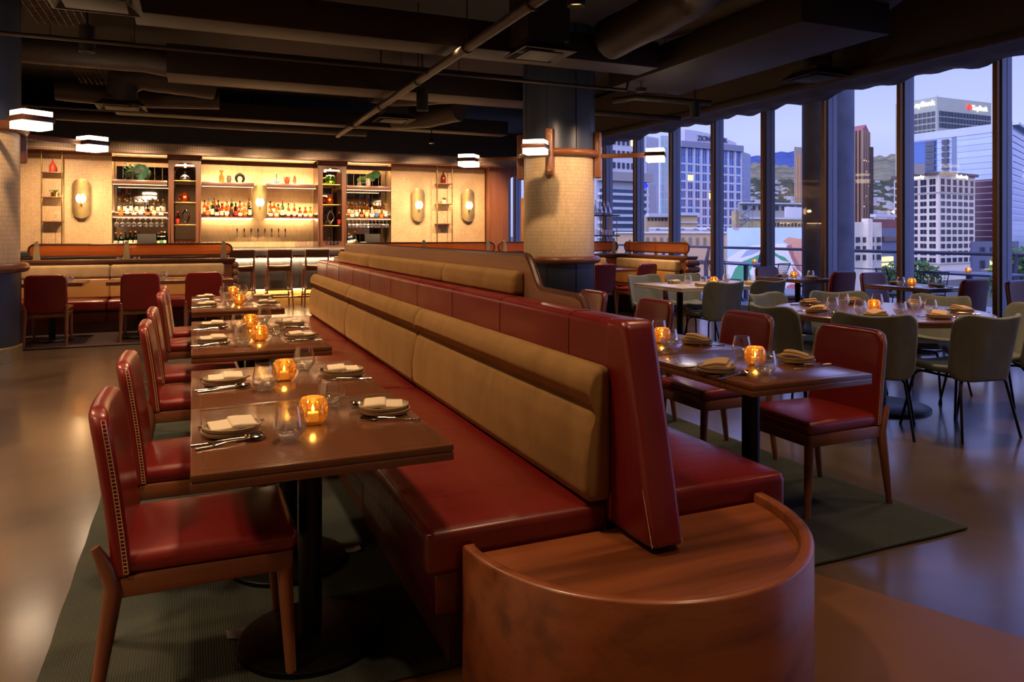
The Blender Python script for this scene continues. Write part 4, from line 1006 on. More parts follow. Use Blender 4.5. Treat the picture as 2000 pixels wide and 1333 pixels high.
# right of the banquette
rn = ['the nearest table right of the banquette', 'the second table right of the banquette']
for px_, py_, hd, k, s_ in ((1397, 727, 90, 0, 'bench'), (1556, 708, -90, 0, 'chair'), (1362, 672, -90, 1, 'chair')):
    x, y = at(px_, py_, TZ); setting(x, y, hd, '%s side of %s' % (s_, rn[k]), tan=True)
setting(2.18, 3.45, 90, 'the bench side of ' + rn[1], tan=True)
for px_, py_, k, s_ in ((1496, 732, 0, 'nearer'), (1449, 699, 0, 'farther'), (1308, 681, 1, 'nearer'), (1287, 661, 1, 'farther')):
    x, y = at(px_, py_, TZ); put('tumbler', x, y, TZ, 0, '%s glass tumbler on %s' % (s_, rn[k]), 'glass tumblers')
for px_, py_, k in ((1475, 714, 0), (1293, 671, 1)):
    x, y = at(px_, py_, TZ); put('votive', x, y, TZ, 0, 'amber glass candle holder with lit candle on ' + rn[k], 'amber candle holders')
# round table
seatname = {-142: 'nearest the camera', -98: 'right of the nearest', -41: 'at the right end', 173: 'at the left end', 105: 'far left', 60: 'far side, left of two', 11: 'far side, right of two'}
for a, nme in seatname.items():
    ar = radians(a); x = RT[0] + 0.58 * cos(ar); y = RT[1] + 0.58 * sin(ar); hd = math.degrees(math.atan2(-cos(ar), -sin(ar)))
    setting(x, y, hd, 'the round table, ' + nme, tan=True)
    x = RT[0] + 0.36 * cos(ar - 0.32); y = RT[1] + 0.36 * sin(ar - 0.32); put('tumbler', x, y, TZ, a, 'glass tumbler on the round table, ' + nme, 'glass tumblers')
x, y = at(1700, 611, TZ); put('votive', RT[0] - 0.05, RT[1], TZ, 0, 'amber glass candle holder with lit candle on the round table', 'amber candle holders')
# white table
for x, y, hd, nme in ((5.40, 6.92, 0, 'left of the near side'), (6.12, 6.92, 0, 'right of the near side'), (5.42, 7.48, 180, 'left of the far side'), (6.0, 7.48, 180, 'right of the far side')):
    setting(x, y, hd, 'the white table, ' + nme, cut=nme.startswith('left'))
    put('tumbler', x + 0.12, y + (0.12 if hd == 0 else -0.12), TZ, x, 'glass tumbler on the white table, ' + nme, 'glass tumblers')
put('votive', 5.80, 7.2, TZ, 0, 'amber glass candle holder with lit candle on the white table', 'amber candle holders')
# window tables
for cx, cy, nm in ((7.68, 7.75, 'the window table by the outdoor column'), (7.74, 5.98, 'the middle window table')):
    for dy, hd, w_ in ((-0.27, 0, 'near'), (0.27, 180, 'far')):
        setting(cx - 0.02, cy + dy, hd, 'the %s side of %s' % (w_, nm))
        put('tumbler', cx + (0.14 if hd == 0 else -0.14), cy + dy * 0.35, TZ, 1, 'glass tumbler on the %s side of %s' % (w_, nm), 'glass tumblers')
    put('votive', cx - 0.05, cy + 0.02, TZ, 0, 'amber glass candle holder with lit candle on ' + nm, 'amber candle holders')
# booths
put('votive', 6.5, 11.1, TZ, 0, 'amber glass candle holder with lit candle at the corner booth', 'amber candle holders')
put('tumbler', 6.66, 11.2, TZ, 0, 'glass tumbler on the corner booth table', 'glass tumblers')
setting(6.6, 10.95, 0, 'the corner booth table', cut=False)
put('tumbler', -1.42, 10.75, TZ, 0, 'glass tumbler on the bench booth table beside the left column', 'glass tumblers')
put('tumbler', -0.80, 10.95, TZ, 0, 'glass tumbler left of the middle red chair at the bench booth', 'glass tumblers')
put('tumbler', -0.35, 10.85, TZ, 0, 'glass tumbler right of the middle red chair at the bench booth', 'glass tumblers')
put('votive', -0.58, 11.0, TZ, 0, 'amber candle holder just above the middle red chair at the bench booth', 'amber candle holders')
# ================================================================= BOOTHS WITH GLASS PARTITIONS
YB = 12.1
def bench_back(x0, x1, y0, y1, label, end_right=False):
    """low wood-capped bench wall along X or Y"""
    mb = MB(); mb.rbox(x0, x1, y0, y1, 0.0, 0.955, 0.006, 1)
    o = mb.build('booth_wall', DARKW_Z if False else WALNUT); t = tag(o, label, 'booth wall')
    MB().rbox(x0 - 0.03, x1 + 0.03, y0 - 0.035, y1 + 0.035, 0.955, 0.995, 0.008, 1).build('cap_rail', SILLW, o)
    MB().rbox(x0 - 0.02, x1 + 0.02, y0 - 0.02, y1 + 0.02, 0.925, 0.955, 0.008, 1).build('moulding', SILLW, o)
    return o
w1 = bench_back(-4.2, 0.58, YB - 0.06, YB + 0.1, 'long wood-capped bench wall left of the banquette')
for i in range(9): MB().cyl((0.62, YB - 0.03, 0.04 + i * 0.1), (0.62, YB - 0.03, 0.13 + i * 0.1), 0.055, n=16).build('end_scallop', WALNUT_Z, w1) if i == 0 else None
sc_ = MB()
for i in range(8): sc_.rbox(0.56, 0.655, YB - 0.12, YB + 0.12, 0.05 + i * 0.112, 0.155 + i * 0.112, 0.045, 3)
sc_.build('end_post', WALNUT_Z, w1)
w2 = bench_back(2.5, 7.62, YB - 0.06, YB + 0.1, 'long wood-capped bench wall behind the banquette and the middle column')
w3 = bench_back(7.50, 7.66, 9.98, YB, 'wood-capped side wall of the corner booth, near the windows')
sc_ = MB()
for i in range(8): sc_.rbox(7.44, 7.72, 9.90, 10.0, 0.05 + i * 0.112, 0.155 + i * 0.112, 0.045, 3)
sc_.build('end_post', WALNUT_Z, w3)

def bench(name, label, run, y_back, x0, x1, segs, cushion_mat=MUSTL):
    """upholstered bench facing -Y with its back at y_back"""
    t = thing(name, label, 'bench')
    MB().box(x0, x1, y_back - 0.50, y_back - 0.02, 0, 0.17).build('plinth', DARKW, t, smooth=False)
    w_ = (x1 - x0) / segs
    for i in range(segs):
        a, b_ = x0 + w_ * i, x0 + w_ * (i + 1)
        MB().rbox(a, b_, y_back - 0.54, y_back - 0.04, 0.16, 0.305, 0.014, 2).build('base_panel', REDB, t)
        MB().rbox(a, b_, y_back - 0.60, y_back - 0.05, 0.305, 0.46, 0.035, 3, (6, 6, 1), seat_puff(a, b_, y_back - .6, y_back - .05)).build('seat_cushion', REDB, t)
        MB().rbox(a, b_, y_back - 0.15, y_back, 0.46, 0.74, 0.03, 3, (1, 1, 3), lambda x, y, z: (x, y - 0.05 * (0.74 - z) / 0.28, z)).build('back_cushion', cushion_mat, t)
        MB().rbox(a, b_, y_back - 0.155, y_back, 0.735, 0.925, 0.04, 3).build('headrest_cushion', CREAM, t)
    return t
bench('booth_bench', 'red leather bench with ochre back and cream headrest left of the banquette', 0, YB - 0.10, -4.1, 0.44, 3)
bench('booth_bench', 'bench with ochre back behind the middle column, facing the camera', 0, YB - 0.10, 2.6, 7.08, 3)
t = thing('booth_bench', 'side bench of the corner booth by the windows, cream headrest', 'bench')
MB().box(7.16, 7.44, 10.1, 11.9, 0, 0.17).build('plinth', DARKW, t, smooth=False)
MB().rbox(7.14, 7.46, 10.1, 11.95, 0.16, 0.305, 0.014, 2).build('base_panel', REDB, t)
MB().rbox(7.10, 7.45, 10.1, 11.95, 0.305, 0.46, 0.035, 3).build('seat_cushion', REDB, t)
MB().rbox(7.33, 7.46, 10.1, 11.95, 0.46, 0.74, 0.03, 3, (1, 1, 3), lambda x, y, z: (x - 0.05 * (0.74 - z) / 0.28, y, z)).build('back_cushion', MUSTL, t)
MB().rbox(7.325, 7.46, 10.08, 11.95, 0.735, 0.925, 0.04, 3).build('headrest_cushion', CREAM, t)

def partition(label, a, b_, posts, along='x', c=YB + 0.02):
    """amber glass screen with rounded ends in a dark wood frame on tapered metal posts"""
    L = b_ - a; t = thing('glass_partition', label, 'glass partition', (a if along == 'x' else c, c if along == 'x' else a, 0), 0 if along == 'x' else pi / 2, 'amber glass screens on the booth walls')
    z0, z1 = 1.045, 1.215; r = (z1 - z0) / 2; zc = (z0 + z1) / 2
    path = [(r + cos(pi / 2 + pi * i / 12) * r, 0, zc + sin(pi / 2 + pi * i / 12) * r) for i in range(13)] + [(L - r + cos(-pi / 2 + pi * i / 12) * r, 0, zc + sin(-pi / 2 + pi * i / 12) * r) for i in range(13)]
    MB().tube(path, 0.014, 8, closed=True).build('frame', DARKW, t)
    g = MB().prism([(p[0], p[2]) for p in path], -0.004, 0.004, axis='y'); g.build('glass_panel', COPPERG, t, smooth=False)
    for p_ in posts:
        x = p_ - a
        mb = MB(); mb.prism([(x - 0.045, 0.995), (x - 0.025, 1.245), (x - 0.015, 1.26), (x + 0.015, 1.26), (x + 0.025, 1.245), (x + 0.045, 0.995)], -0.028, -0.016, axis='y')
        q = mb.build('post', POSTM, t)
        s_ = MB(); s_.cyl((x, -0.031, 1.03), (x, -0.028, 1.03), 0.007, n=8).cyl((x, -0.031, 1.22), (x, -0.028, 1.22), 0.007, n=8); s_.build('screw', BRASS, q)
    return t
partition('amber glass screen on the bench wall left of the banquette', -2.10, 0.56, (-2.0, -0.88, 0.44))
partition('amber glass screen on the bench wall behind the banquette', 2.34, 4.93, (2.47, 3.62, 4.80))
partition('amber glass screen passing behind the middle column', 5.0, 7.48, (5.12, 6.3, 7.38))
partition('amber glass screen on the side wall of the corner booth', 10.02, 12.0, (10.14, 11.0, 11.86), along='y', c=7.56)
# tables set on the far side of the left bench wall
wood_table('dining_table', 'walnut table behind the left bench wall, seen below the amber screen', -1.0, 12.85, 1.6, 0.6, z=0.93, group=None)
for x, l in ((-1.02, 'left'), (-0.79, 'right')):
    put('tumbler', x, 12.75, 0.93, 0, '%s of two glass tumblers seen under the amber screen at left' % l, 'glass tumblers')

# ================================================================= THE BAR
bar = thing('bar_counter', 'stone topped bar counter with grey panelled front and brass foot rail', 'bar counter')
MB().rbox(-3.5, 4.9, 14.42, 15.2, 1.045, 1.085, 0.006, 1).build('counter_top', MARBLE, bar)
MB().rbox(-3.5, 4.9, 14.42, 14.47, 0.965, 1.045, 0.004, 1).build('stone_apron', STONEG, bar)
MB().rbox(-3.5, 4.9, 14.50, 14.54, 0.915, 0.965, 0.004, 1).build('wood_rail', WALNUT, bar)
pn_ = MB(); x = -3.5
while x < 4.85: pn_.rbox(x, x + 0.297, 14.60, 14.66, 0.32, 0.915, 0.004, 1); x += 0.3
pn_.build('front_panel', plain('grey_panel', rgb(112, 116, 122), 0.45, 0.2), bar)
MB().rbox(2.80, 2.87, 14.57, 14.66, 0.3, 0.965, 0.006, 1).build('pilaster', WALNUT_Z, bar)
MB().box(-3.5, 4.9, 14.70, 15.1, 0.0, 0.32).build('kick_plate', KICK, bar, smooth=False)
MB().tube([(-3.5, 14.50, 0.17), (4.9, 14.50, 0.17)], 0.02, 10).build('foot_rail', BRASS, bar)
hk = MB()
for x in (1.18, 1.82, 2.46, 3.1): hk.tube([(x - .04, 14.49, 0.93), (x, 14.46, 0.915), (x + .04, 14.49, 0.93)], 0.006, 6)
hk.build('bag_hook', BRASS, bar)
struct(MB().box(-3.5, 4.9, 14.625, 14.645, 0.30, 0.312).build('trim_bar_glow', STRIPB))   # warm strip under the counter front

MB().box(-3.5, 4.9, 14.555, 14.575, 0.880, 0.888).build('light_strip', STRIPB, bar, smooth=False)

# back bar counter
bb = tag(MB().rbox(-1.44, 4.13, 16.0, 16.9, 0.0, 1.06, 0.005, 1).build('back_bar_counter', BARW), 'long counter below the back bar shelves', 'counter')
MB().rbox(-1.44, 4.13, 15.97, 16.9, 1.06, 1.09, 0.004, 1).build('counter_top', STONEG, bb)
for xa, xb, l in ((-1.44, -0.44, 'left'), (3.10, 4.13, 'right')):
    mr = tag(MB().box(xa, xb, 16.90, 16.94, 1.09, 2.75).build('mirror_panel', MIRROR, smooth=False), 'mirror panel behind the bottles in the %s back bar bay' % l, 'mirror')
    jn = MB()
    k = int((xb - xa) / 0.145)
    for i in range(1, k + 1): jn.box(xa + i * 0.145 - .0015, xa + i * 0.145 + .0015, 16.893, 16.9, 1.09, 2.75)
    jn.build('mirror_joint', BRASSD, mr, smooth=False)
struct(MB().rbox(-1.45, 4.14, 16.4, 16.5, 2.80, 2.90, 0.004, 1).build('trim_alcove_beam', BARW))
# framed display cabinets
def cabinet(x0, x1, label):
    t = thing('display_cabinet', label, 'display cabinet')
    xi0, xi1 = x0 + 0.1, x1 - 0.1; r = 0.13; zt, zb = 2.80, 1.12
    outer = [(x0, 1.06), (x0, 2.97), (x1, 2.97), (x1, 1.06)]
    mb = MB()
    inner = []
    for (cx, cz, a0) in ((xi1 - r, zt - r, 0), (xi0 + r, zt - r, 90), (xi0 + r, zb + r, 180), (xi1 - r, zb + r, 270)):
        for i in range(9): a = radians(a0 + 90 * i / 8); inner.append((cx + r * cos(a), cz + r * sin(a)))
    n = len(inner)
    # ring face front/back from inner outline to the rectangle
    def proj(p):
        cx, cz = (x0 + x1) / 2, (1.06 + 2.97) / 2; dx, dz = p[0] - cx, p[1] - cz
        k = min(((x1 - x0) / 2) / abs(dx) if dx else 9e9, ((2.97 - 1.06) / 2) / abs(dz) if dz else 9e9); return (cx + dx * k, cz + dz * k)
    outp = [proj(p) for p in inner]
    for y in (16.22, 16.30): mb.add([(p[0], y, p[1]) for p in inner] + [(p[0], y, p[1]) for p in outp], [(i, (i + 1) % n, n + (i + 1) % n, n + i) for i in range(n)])
    mb.add([(p[0], 16.22, p[1]) for p in inner] + [(p[0], 16.30, p[1]) for p in inner], [(i, (i + 1) % n, n + (i + 1) % n, n + i) for i in range(n)])
    mb.box(x0, x0 + 0.03, 16.24, 16.9, 1.06, 2.97); mb.box(x1 - 0.03, x1, 16.24, 16.9, 1.06, 2.97); mb.box(x0, x1, 16.24, 16.9, 2.90, 2.97)
    mb.build('frame', BARW_Z, t, angle=30)
    MB().rbox(x0 - 0.02, x1 + 0.02, 16.18, 16.3, 2.88, 2.97, 0.006, 1).build('cornice', BARW, t)
    MB().box(x0 + 0.03, x1 - 0.03, 16.85, 16.9, 1.09, 2.9).build('mirror_back', MIRROR, t, smooth=False)
    for z in (2.455, 2.015, 1.56): MB().rbox(x0 + 0.08, x1 - 0.08, 16.32, 16.8, z - 0.02, z, 0.004, 1).build('shelf', BRASS, t)
    MB().lathe([(0, 0), (0.018, 0), (0.018, 0.01), (0, 0.01)], 12, (x0 + x1) / 2, 16.5, 2.79).build('pin_light', PIN, t)
    spot((x0 + x1) / 2, 16.4, 2.78, 40, 1.5, (x0 + x1) / 2, 16.5, 0)
    return t
cabinet(-0.44, 0.165, 'arched wood display cabinet in the back bar, left of the taps')
cabinet(2.49, 3.10, 'arched wood display cabinet in the back bar, right of the taps')
# bottle shelves with lit edges
def bar_shelf(x0, x1, zf0, zf1, label, up=False):
    t = thing('bar_shelf', label, 'shelf')
    MB().rbox(x0, x1, 16.30, 16.9, zf0, zf1, 0.004, 1).build('shelf_board', BARW, t)
    MB().box(x0 + 0.01, x1 - 0.01, 16.33, 16.345, zf0 - 0.006, zf0 - 0.001).build('light_strip', STRIP, t, smooth=False)
    if up: MB().box(x0 + 0.01, x1 - 0.01, 16.84, 16.87, zf1, zf1 + 0.012).build('light_strip', STRIPB, t, smooth=False)
    return t
bays = (('left', -1.44, -0.46), ('right', 3.12, 4.12), ('centre left', 0.175, 1.19), ('centre right', 1.44, 2.47))
for nme, xa, xb in bays:
    bar_shelf(xa, xb, 2.35, 2.44, 'upper back bar shelf in the %s bay' % nme, nme.startswith('c'))
    t = bar_shelf(xa, xb, 1.70, 1.725, 'bottle shelf in the %s bay' % nme)
    if nme.startswith('c'): MB().box(xa + 0.01, xb - 0.01, 16.83, 16.86, 1.685, 1.698).build('light_strip', STRIPB, t, smooth=False)
    MB().rbox(xa, xb, 16.52, 16.9, 1.725, 1.80, 0.003, 1).build('riser', BARW, t)
    MB().box(xa + 0.01, xb - 0.01, 16.82, 16.85, 1.80, 1.81).build('light_strip', STRIPB, t, smooth=False)
# decor on top
def lathe_thing(name, mats, prof, x, y, z, label, cat, sx=1, sy=1, n=24, group=None):
    o = MB().lathe(prof, n, sx=sx, sy=sy).build(name, mats, angle=60); o.location = (x, y, z); return tag(o, label, cat, group)
ORG = glass('peach_glass', tint=(1, .6, .38, 1), gloss=.2, gcol=(1, .7, .5, 1)); BLU = glass('blue_glass', tint=(.45, .65, .9, 1), gloss=.25, gcol=(.6, .8, 1, 1))
GRN = glass('green_glass', tint=(.62, .85, .35, 1), gloss=.25, gcol=(.8, 1, .6, 1)); SMK = glass('smoke_glass', tint=(.45, .45, .6, 1), gloss=.3); OLV = glass('olive_glass', tint=(.6, .55, .32, 1), gloss=.2)
COPP = plain('copper_pot', rgb(190, 84, 40), 0.2, 0.85); TERRA = plain('terracotta', rgb(176, 84, 50), 0.6); GREYC = plain('grey_ceramic', rgb(120, 116, 92), 0.5); DKC = plain('black_ceramic', rgb(34, 24, 20), 0.35)
TEAL = plain('teal_ceramic', rgb(64, 110, 88), 0.6, var=0.35, scale=14, bmp=0.6, bs=40)
ZT = 2.44
lathe_thing('glass_decanter', ORG, [(0, 0), (.05, 0), (.055, .02), (.055, .13), (.03, .17), (.022, .2), (.022, .215), (.04, .225), (.045, .26), (.03, .28), (0, .28)], 0.56, 16.5, ZT, 'peach glass stoppered decanter on the shelf left of the centre sconce', 'decanter')
lathe_thing('grey_jar', GREYC, [(0, 0), (.03, 0), (.045, .03), (.05, .09), (.035, .12), (.045, .135), (.04, .14), (0, .13)], 0.70, 16.36, ZT, 'small grey ceramic jar on the shelf left of the centre sconce', 'jar')
o = MB().tube([(0.075 * cos(radians(a)) * (1.0 if a > -60 else 1), 0, 0.095 + 0.085 * sin(radians(a))) for a in range(-60, 241, 12)], 0.03, 12, rs=[0.02 + 0.014 * sin(pi * i / 25) for i in range(26)])
o.tube([(0, 0, 0.17), (0, 0, 0.215)], 0.02, 12)
o = o.build('arched_vase', DKC); o.location = (0.92, 16.5, ZT - .0); tag(o, 'black arched sculptural vase on the shelf left of the centre sconce', 'vase')
lathe_thing('long_neck_vase', BLU, [(0, 0), (.03, 0), (.055, .03), (.065, .05), (.03, .08), (.014, .1), (.014, .21), (.018, .22), (.012, .22)], 1.66, 16.5, ZT, 'blue long necked glass vase right of the centre sconce', 'vase')
tp = thing('terracotta_jug', 'round terracotta jug with small handles right of the centre sconce', 'jug', (1.86, 16.36, ZT - .0))
MB().lathe([(0, 0), (.035, 0), (.06, .05), (.055, .1), (.03, .125), (.03, .15), (0, .15)], 20).build('body', TERRA, tp)
for s_ in (-1, 1): MB().tube([(s_ * .03, 0, .13), (s_ * .06, 0, .145), (s_ * .06, 0, .1)], .009, 6).build('handle', TERRA, tp)
lathe_thing('olive_vase', OLV, [(0, 0), (.025, 0), (.045, .07), (.04, .12), (.022, .19), (.02, .195)], 2.03, 16.5, ZT, 'slim olive glass vase right of the centre sconce', 'vase')
# big teal vase with trailing plant
tv = MB().lathe([(a * .82, b_ * .86) for a, b_ in [(0, 0), (.07, 0), (.12, .1), (.17, .22), (.165, .3), (.1, .36), (.06, .37), (0, .36)]], 32, sy=.6).build('teal_vase', TEAL); tv.location = (-0.94, 16.42, 2.36); tag(tv, 'large rounded teal vase on the left upper bar shelf', 'vase')
tv.location.z = 2.44
MB().lathe([(.0, 0), (.075, 0), (.075, .01), (.06, .015), (0, .012)], 24).build('vase_medallion', plain('dark_teal', rgb(36, 66, 56), .6), tv).matrix_local = Matrix.Translation((-0.05, -0.072, 0.19)) @ Matrix.Rotation(radians(82), 4, 'X')
def foliage(x, y, z, n, r, lab, name='trailing_plant', size=.03, down=0.12, mat_=LEAF, up=0.12, pot=None, potlab=None):
    t = thing(name, lab, 'plant', (x, y, z))
    mb = MB(); stm = MB()
    for i in range(n):
        a = random.random() * 6.28; rr = r * (0.3 + 0.7 * random.random()); zz = (random.random() ** 0.8) * up if random.random() < .6 else -random.random() * down
        px_, py_, pz_ = rr * cos(a), rr * sin(a) * .6, zz
        s_ = size * (0.6 + random.random() * .8); u = Vector((random.uniform(-1, 1), random.uniform(-1, 1), random.uniform(-.6, 1))).normalized(); w_ = u.orthogonal().normalized()
        c_ = Vector((px_, py_, pz_)); mb.add([c_ - u * s_, c_ + w_ * s_ * .4, c_ + u * s_, c_ - w_ * s_ * .4], [(0, 1, 2, 3)])
        if i % 6 == 0: stm.tube([(0, 0, 0), (px_ * .5, py_ * .5, pz_ * .6 + .02), (px_, py_, pz_)], .0015, 3)
    mb.build('leaves', mat_, t, smooth=False); stm.build('stems', mat_, t)
    if pot: MB().lathe(pot[0], 20).build('pot', pot[1], t, label=potlab)
    return t
foliage(-1.09, 16.5, 2.60, 260, 0.15, 'feathery green plant beside the teal vase on the left upper shelf', up=.18, down=.16, size=.022, pot=([(0, -.16), (.05, -.16), (.055, -.02), (0, -.02)], DKC))
# monstera in speckled vase on the right upper shelf
mv = thing('vase_with_leaves', 'speckled white vase with monstera leaves on the right upper shelf', 'vase', (3.62, 16.42, 2.44))
MB().lathe([(0, 0), (.04, 0), (.055, .05), (.05, .12), (.035, .16), (.042, .175), (.03, .17), (0, .15)], 24).build('vase_body', plain('speckled_ceramic', rgb(196, 176, 158), .5, var=.4, scale=60), mv)
for dx, dz, rz_, s_ in ((.16, .27, .4, .13), (.02, .22, -.3, .09), (.08, .17, .9, .08)):
    lf = MB(); P = [(0, 0, 0)]
    for i in range(25):
        a = -pi + 2 * pi * i / 24; rr = s_ * (1 - .12 * abs(sin(a * 5))) * (1 if abs(a) < 2.7 else .75); P.append((rr * cos(a), 0.012 * cos(a * 2), rr * .75 * sin(a)))
    lf.add(P, [(0, i, i + 1) for i in range(1, 25)]); q = lf.build('leaf', LEAF, mv); q.location = (dx, -.02, dz); q.rotation_euler = (0.25, rz_ - .6, 0)
MB().tube([(0, 0, .15), (.06, -.01, .2), (.16, -.02, .27)], .004, 5).build('stem', LEAF, mv)
# cabinet contents
def pitcher(x, z, lab):
    t = thing('copper_pitcher', lab, 'pitcher', (x, 16.5, z))
    MB().lathe([(0, 0), (.075, 0), (.08, .03), (.085, .12), (.05, .17), (.055, .21), (.03, .215), (0, .2)], 24).build('body', COPP, t)
    MB().tube([(-.07, 0, .05), (-.12, 0, .08), (-.12, 0, .14), (-.06, 0, .165)], .009, 8).build('handle', COPP, t)
pitcher(-0.14, 2.015, 'copper pitcher in the display cabinet left of the taps')
pitcher(2.78, 2.015, 'copper pitcher in the display cabinet right of the taps')
lathe_thing('smoke_glass_bell', SMK, [(0, 0), (.09, 0), (.105, .04), (.085, .09), (.04, .12), (.015, .14), (.025, .165), (.02, .185), (0, .19)], -0.14, 16.5, 2.455, 'dark glass domed vessel high in the left display cabinet', 'glass vessel')
lathe_thing('green_glass_bowl', GRN, [(0, 0), (.05, 0), (.09, .05), (.12, .11), (.11, .17), (.085, .21), (.08, .21), (.1, .17), (.11, .11), (.08, .055), (0, .02)], 2.80, 16.5, 2.455, 'green glass bowl vase high in the right display cabinet', 'glass vessel')
SILV = plain('silver', rgb(190, 170, 150), .12, 1.0)
for cx_, l in ((-0.14, 'left'), (2.80, 'right')):
    o = MB().tube([(0.01 + sin(pi * i / 16) * -.075 if i <= 16 else sin(pi * (i - 16) / 16) * .075, 0, (.02 + .29 * (i / 16) if i <= 16 else .31 - .29 * (i - 16) / 16)) for i in range(32)], .02, 10, rs=[.012 + .02 * abs(cos(pi * ((i % 16) / 16) )) * 0 + .016 * (1 - abs(((i if i <= 16 else 32 - i)) / 16)) for i in range(32)], closed=True).build('teardrop_decanter', SILV)
    o.location = (cx_, 16.5, 1.575); tag(o, 'teardrop shaped silver decanter in the %s display cabinet' % l, 'decanter')
# ---- bottles
BG = {k: glass('bottle_' + k, tint=c_, gloss=.1, gcol=(1, 1, 1, 1), edge=.6) for k, c_ in (('clear', (.92, .92, .9, 1)), ('amber', (.75, .36, .12, 1)), ('brown', (.3, .1, .04, 1)), ('green', (.2, .4, .14, 1)), ('gold', (.95, .68, .3, 1)))}
LAB = {k: plain('label_' + k, c_, .6) for k, c_ in (('cream', rgb(225, 210, 180)), ('red', rgb(170, 40, 30)), ('blue', rgb(40, 120, 190)), ('black', rgb(30, 26, 24)), ('orange', rgb(214, 120, 50)), ('green', rgb(80, 140, 90)), ('white', rgb(235, 232, 225)))}
SHAPES = {'round': [(0, 0), (.036, 0), (.04, .006), (.04, .155), (.03, .18), (.014, .20), (.0135, .26), (.016, .262), (.016, .285), (0, .286)],
          'squat': [(0, 0), (.044, 0), (.047, .008), (.047, .11), (.04, .135), (.016, .155), (.014, .19), (.02, .192), (.02, .22), (0, .222)],
          'tall': [(0, 0), (.034, 0), (.037, .006), (.037, .19), (.026, .225), (.013, .245), (.013, .305), (.015, .31), (.015, .33), (0, .331)],
          'wine': [(0, 0), (.035, 0), (.038, .006), (.038, .18), (.028, .215), (.0145, .235), (.014, .3), (.0155, .302), (.0155, .31), (0, .311)]}
BP = {}
CAPS = {'black': BLACK, 'gold': BRASS, 'red': LAB['red'], 'blue': LAB['blue'], 'orange': LAB['orange'], 'white': LAB['white'], 'green': LAB['green']}
def bottle(shape, g, lab, cap, x, y, z, label, group, rz=0):
    key = (shape, g, lab, cap)
    if key not in BP:
        t = thing('bottle', 'x', 'bottle'); pr = SHAPES[shape]; k = len(pr)
        MB().lathe(pr[:-3], 18).build('bottle_glass', BG[g], t)
        rz_ = pr[2][0]; zl = pr[3][1]
        MB().lathe([(rz_ + .0008, zl * .22), (rz_ + .0008, zl * .8)], 14, a0=-pi * .85, a1=-pi * .15).build('paper_label', LAB[lab], t)
        zc = pr[-3][1]; MB().lathe([(pr[-2][0] + .001, zc - .012), (pr[-2][0] + .001, pr[-2][1]), (0, pr[-2][1] + .001)], 12).build('cap', CAPS[cap], t)
        if g in ('amber', 'brown', 'gold'):
            MB().lathe([(0, .004), (rz_ - .004, .004), (rz_ - .004, zl * .75), (0, zl * .75)], 14).build('liquor', BGL[g], t)
        BP[key] = [t, []]
    pr_, used = BP[key]; return place(pr_, used, (x, y, z), rz, label, group)
BGL = {'amber': plain('whisky', rgb(176, 82, 28), .15, spec=.8), 'brown': plain('dark_rum', rgb(84, 28, 12), .15, spec=.8), 'gold': plain('pale_spirit', rgb(214, 156, 70), .15, spec=.8)}
bay_no = {}
def bottles(nme, x0, x1, n, y, z, pal, row):
    for i in range(n):
        sh, g, lb, cp = pal[(i * 7 + row * 3) % len(pal)]
        x = x0 + (x1 - x0) * (i + .5) / n + random.uniform(-.008, .008); s_ = random.uniform(.93, 1.1)
        end = {0: ', leftmost', n - 1: ', rightmost'}.get(i, ', %s from left' % ['', 'second', 'third', 'fourth', 'fifth', 'sixth', 'seventh', 'eighth', 'ninth', 'tenth', 'eleventh', 'twelfth', 'thirteenth', 'fourteenth'][i])
        o = bottle(sh, g, lb, cp, x, y + random.uniform(-.01, .01), z, '%s bottle, %s label, %s%s' % ({'clear': 'clear', 'amber': 'amber', 'brown': 'dark brown', 'green': 'green', 'gold': 'golden'}[g], lb, nme, end), 'bottles in the ' + nme)
        o.scale = (1, 1, s_)
clearpal = [('round', 'clear', 'white', 'gold'), ('squat', 'clear', 'cream', 'black'), ('tall', 'clear', 'white', 'gold'), ('squat', 'gold', 'orange', 'gold'), ('round', 'clear', 'blue', 'black'), ('squat', 'clear', 'white', 'white'), ('round', 'gold', 'cream', 'gold')]
whisk = [('round', 'amber', 'cream', 'black'), ('squat', 'brown', 'cream', 'black'), ('tall', 'green', 'cream', 'green'), ('round', 'amber', 'orange', 'gold'), ('squat', 'amber', 'cream', 'red'), ('round', 'brown', 'red', 'black'), ('tall', 'amber', 'black', 'gold'), ('round', 'gold', 'white', 'blue')]
burb = [('round', 'amber', 'cream', 'black'), ('round', 'amber', 'cream', 'gold'), ('squat', 'amber', 'white', 'black'), ('squat', 'amber', 'cream', 'red'), ('squat', 'gold', 'cream', 'gold'), ('tall', 'green', 'cream', 'red')]
bottles('back row of the left bar bay', -1.38, -0.5, 9, 16.66, 1.80, clearpal, 0)
bottles('front row of the left bar bay', -1.36, -0.52, 7, 16.42, 1.725, clearpal + [('squat', 'brown', 'orange', 'black')], 1)
bottles('back row of the right bar bay', 3.17, 4.08, 10, 16.66, 1.80, clearpal, 2)
bottles('front row of the right bar bay', 3.2, 4.08, 8, 16.42, 1.725, clearpal + [('squat', 'brown', 'orange', 'black')], 3)
bottles('back row left of the centre sconce', 0.2, 1.15, 11, 16.66, 1.80, whisk, 0)
bottles('front row left of the centre sconce', 0.24, 1.15, 10, 16.42, 1.725, whisk, 1)
bottles('back row right of the centre sconce', 1.5, 1.75, 3, 16.66, 1.80, burb, 0)
bottles('front row right of the centre sconce', 1.48, 2.42, 8, 16.42, 1.725, burb, 1)
wines = [('wine', 'green', 'cream', 'orange'), ('wine', 'green', 'cream', 'red'), ('wine', 'green', 'white', 'black'), ('wine', 'green', 'white', 'orange')]
bottles('left end of the left back counter', -1.42, -1.0, 5, 16.4, 1.09, wines, 0)
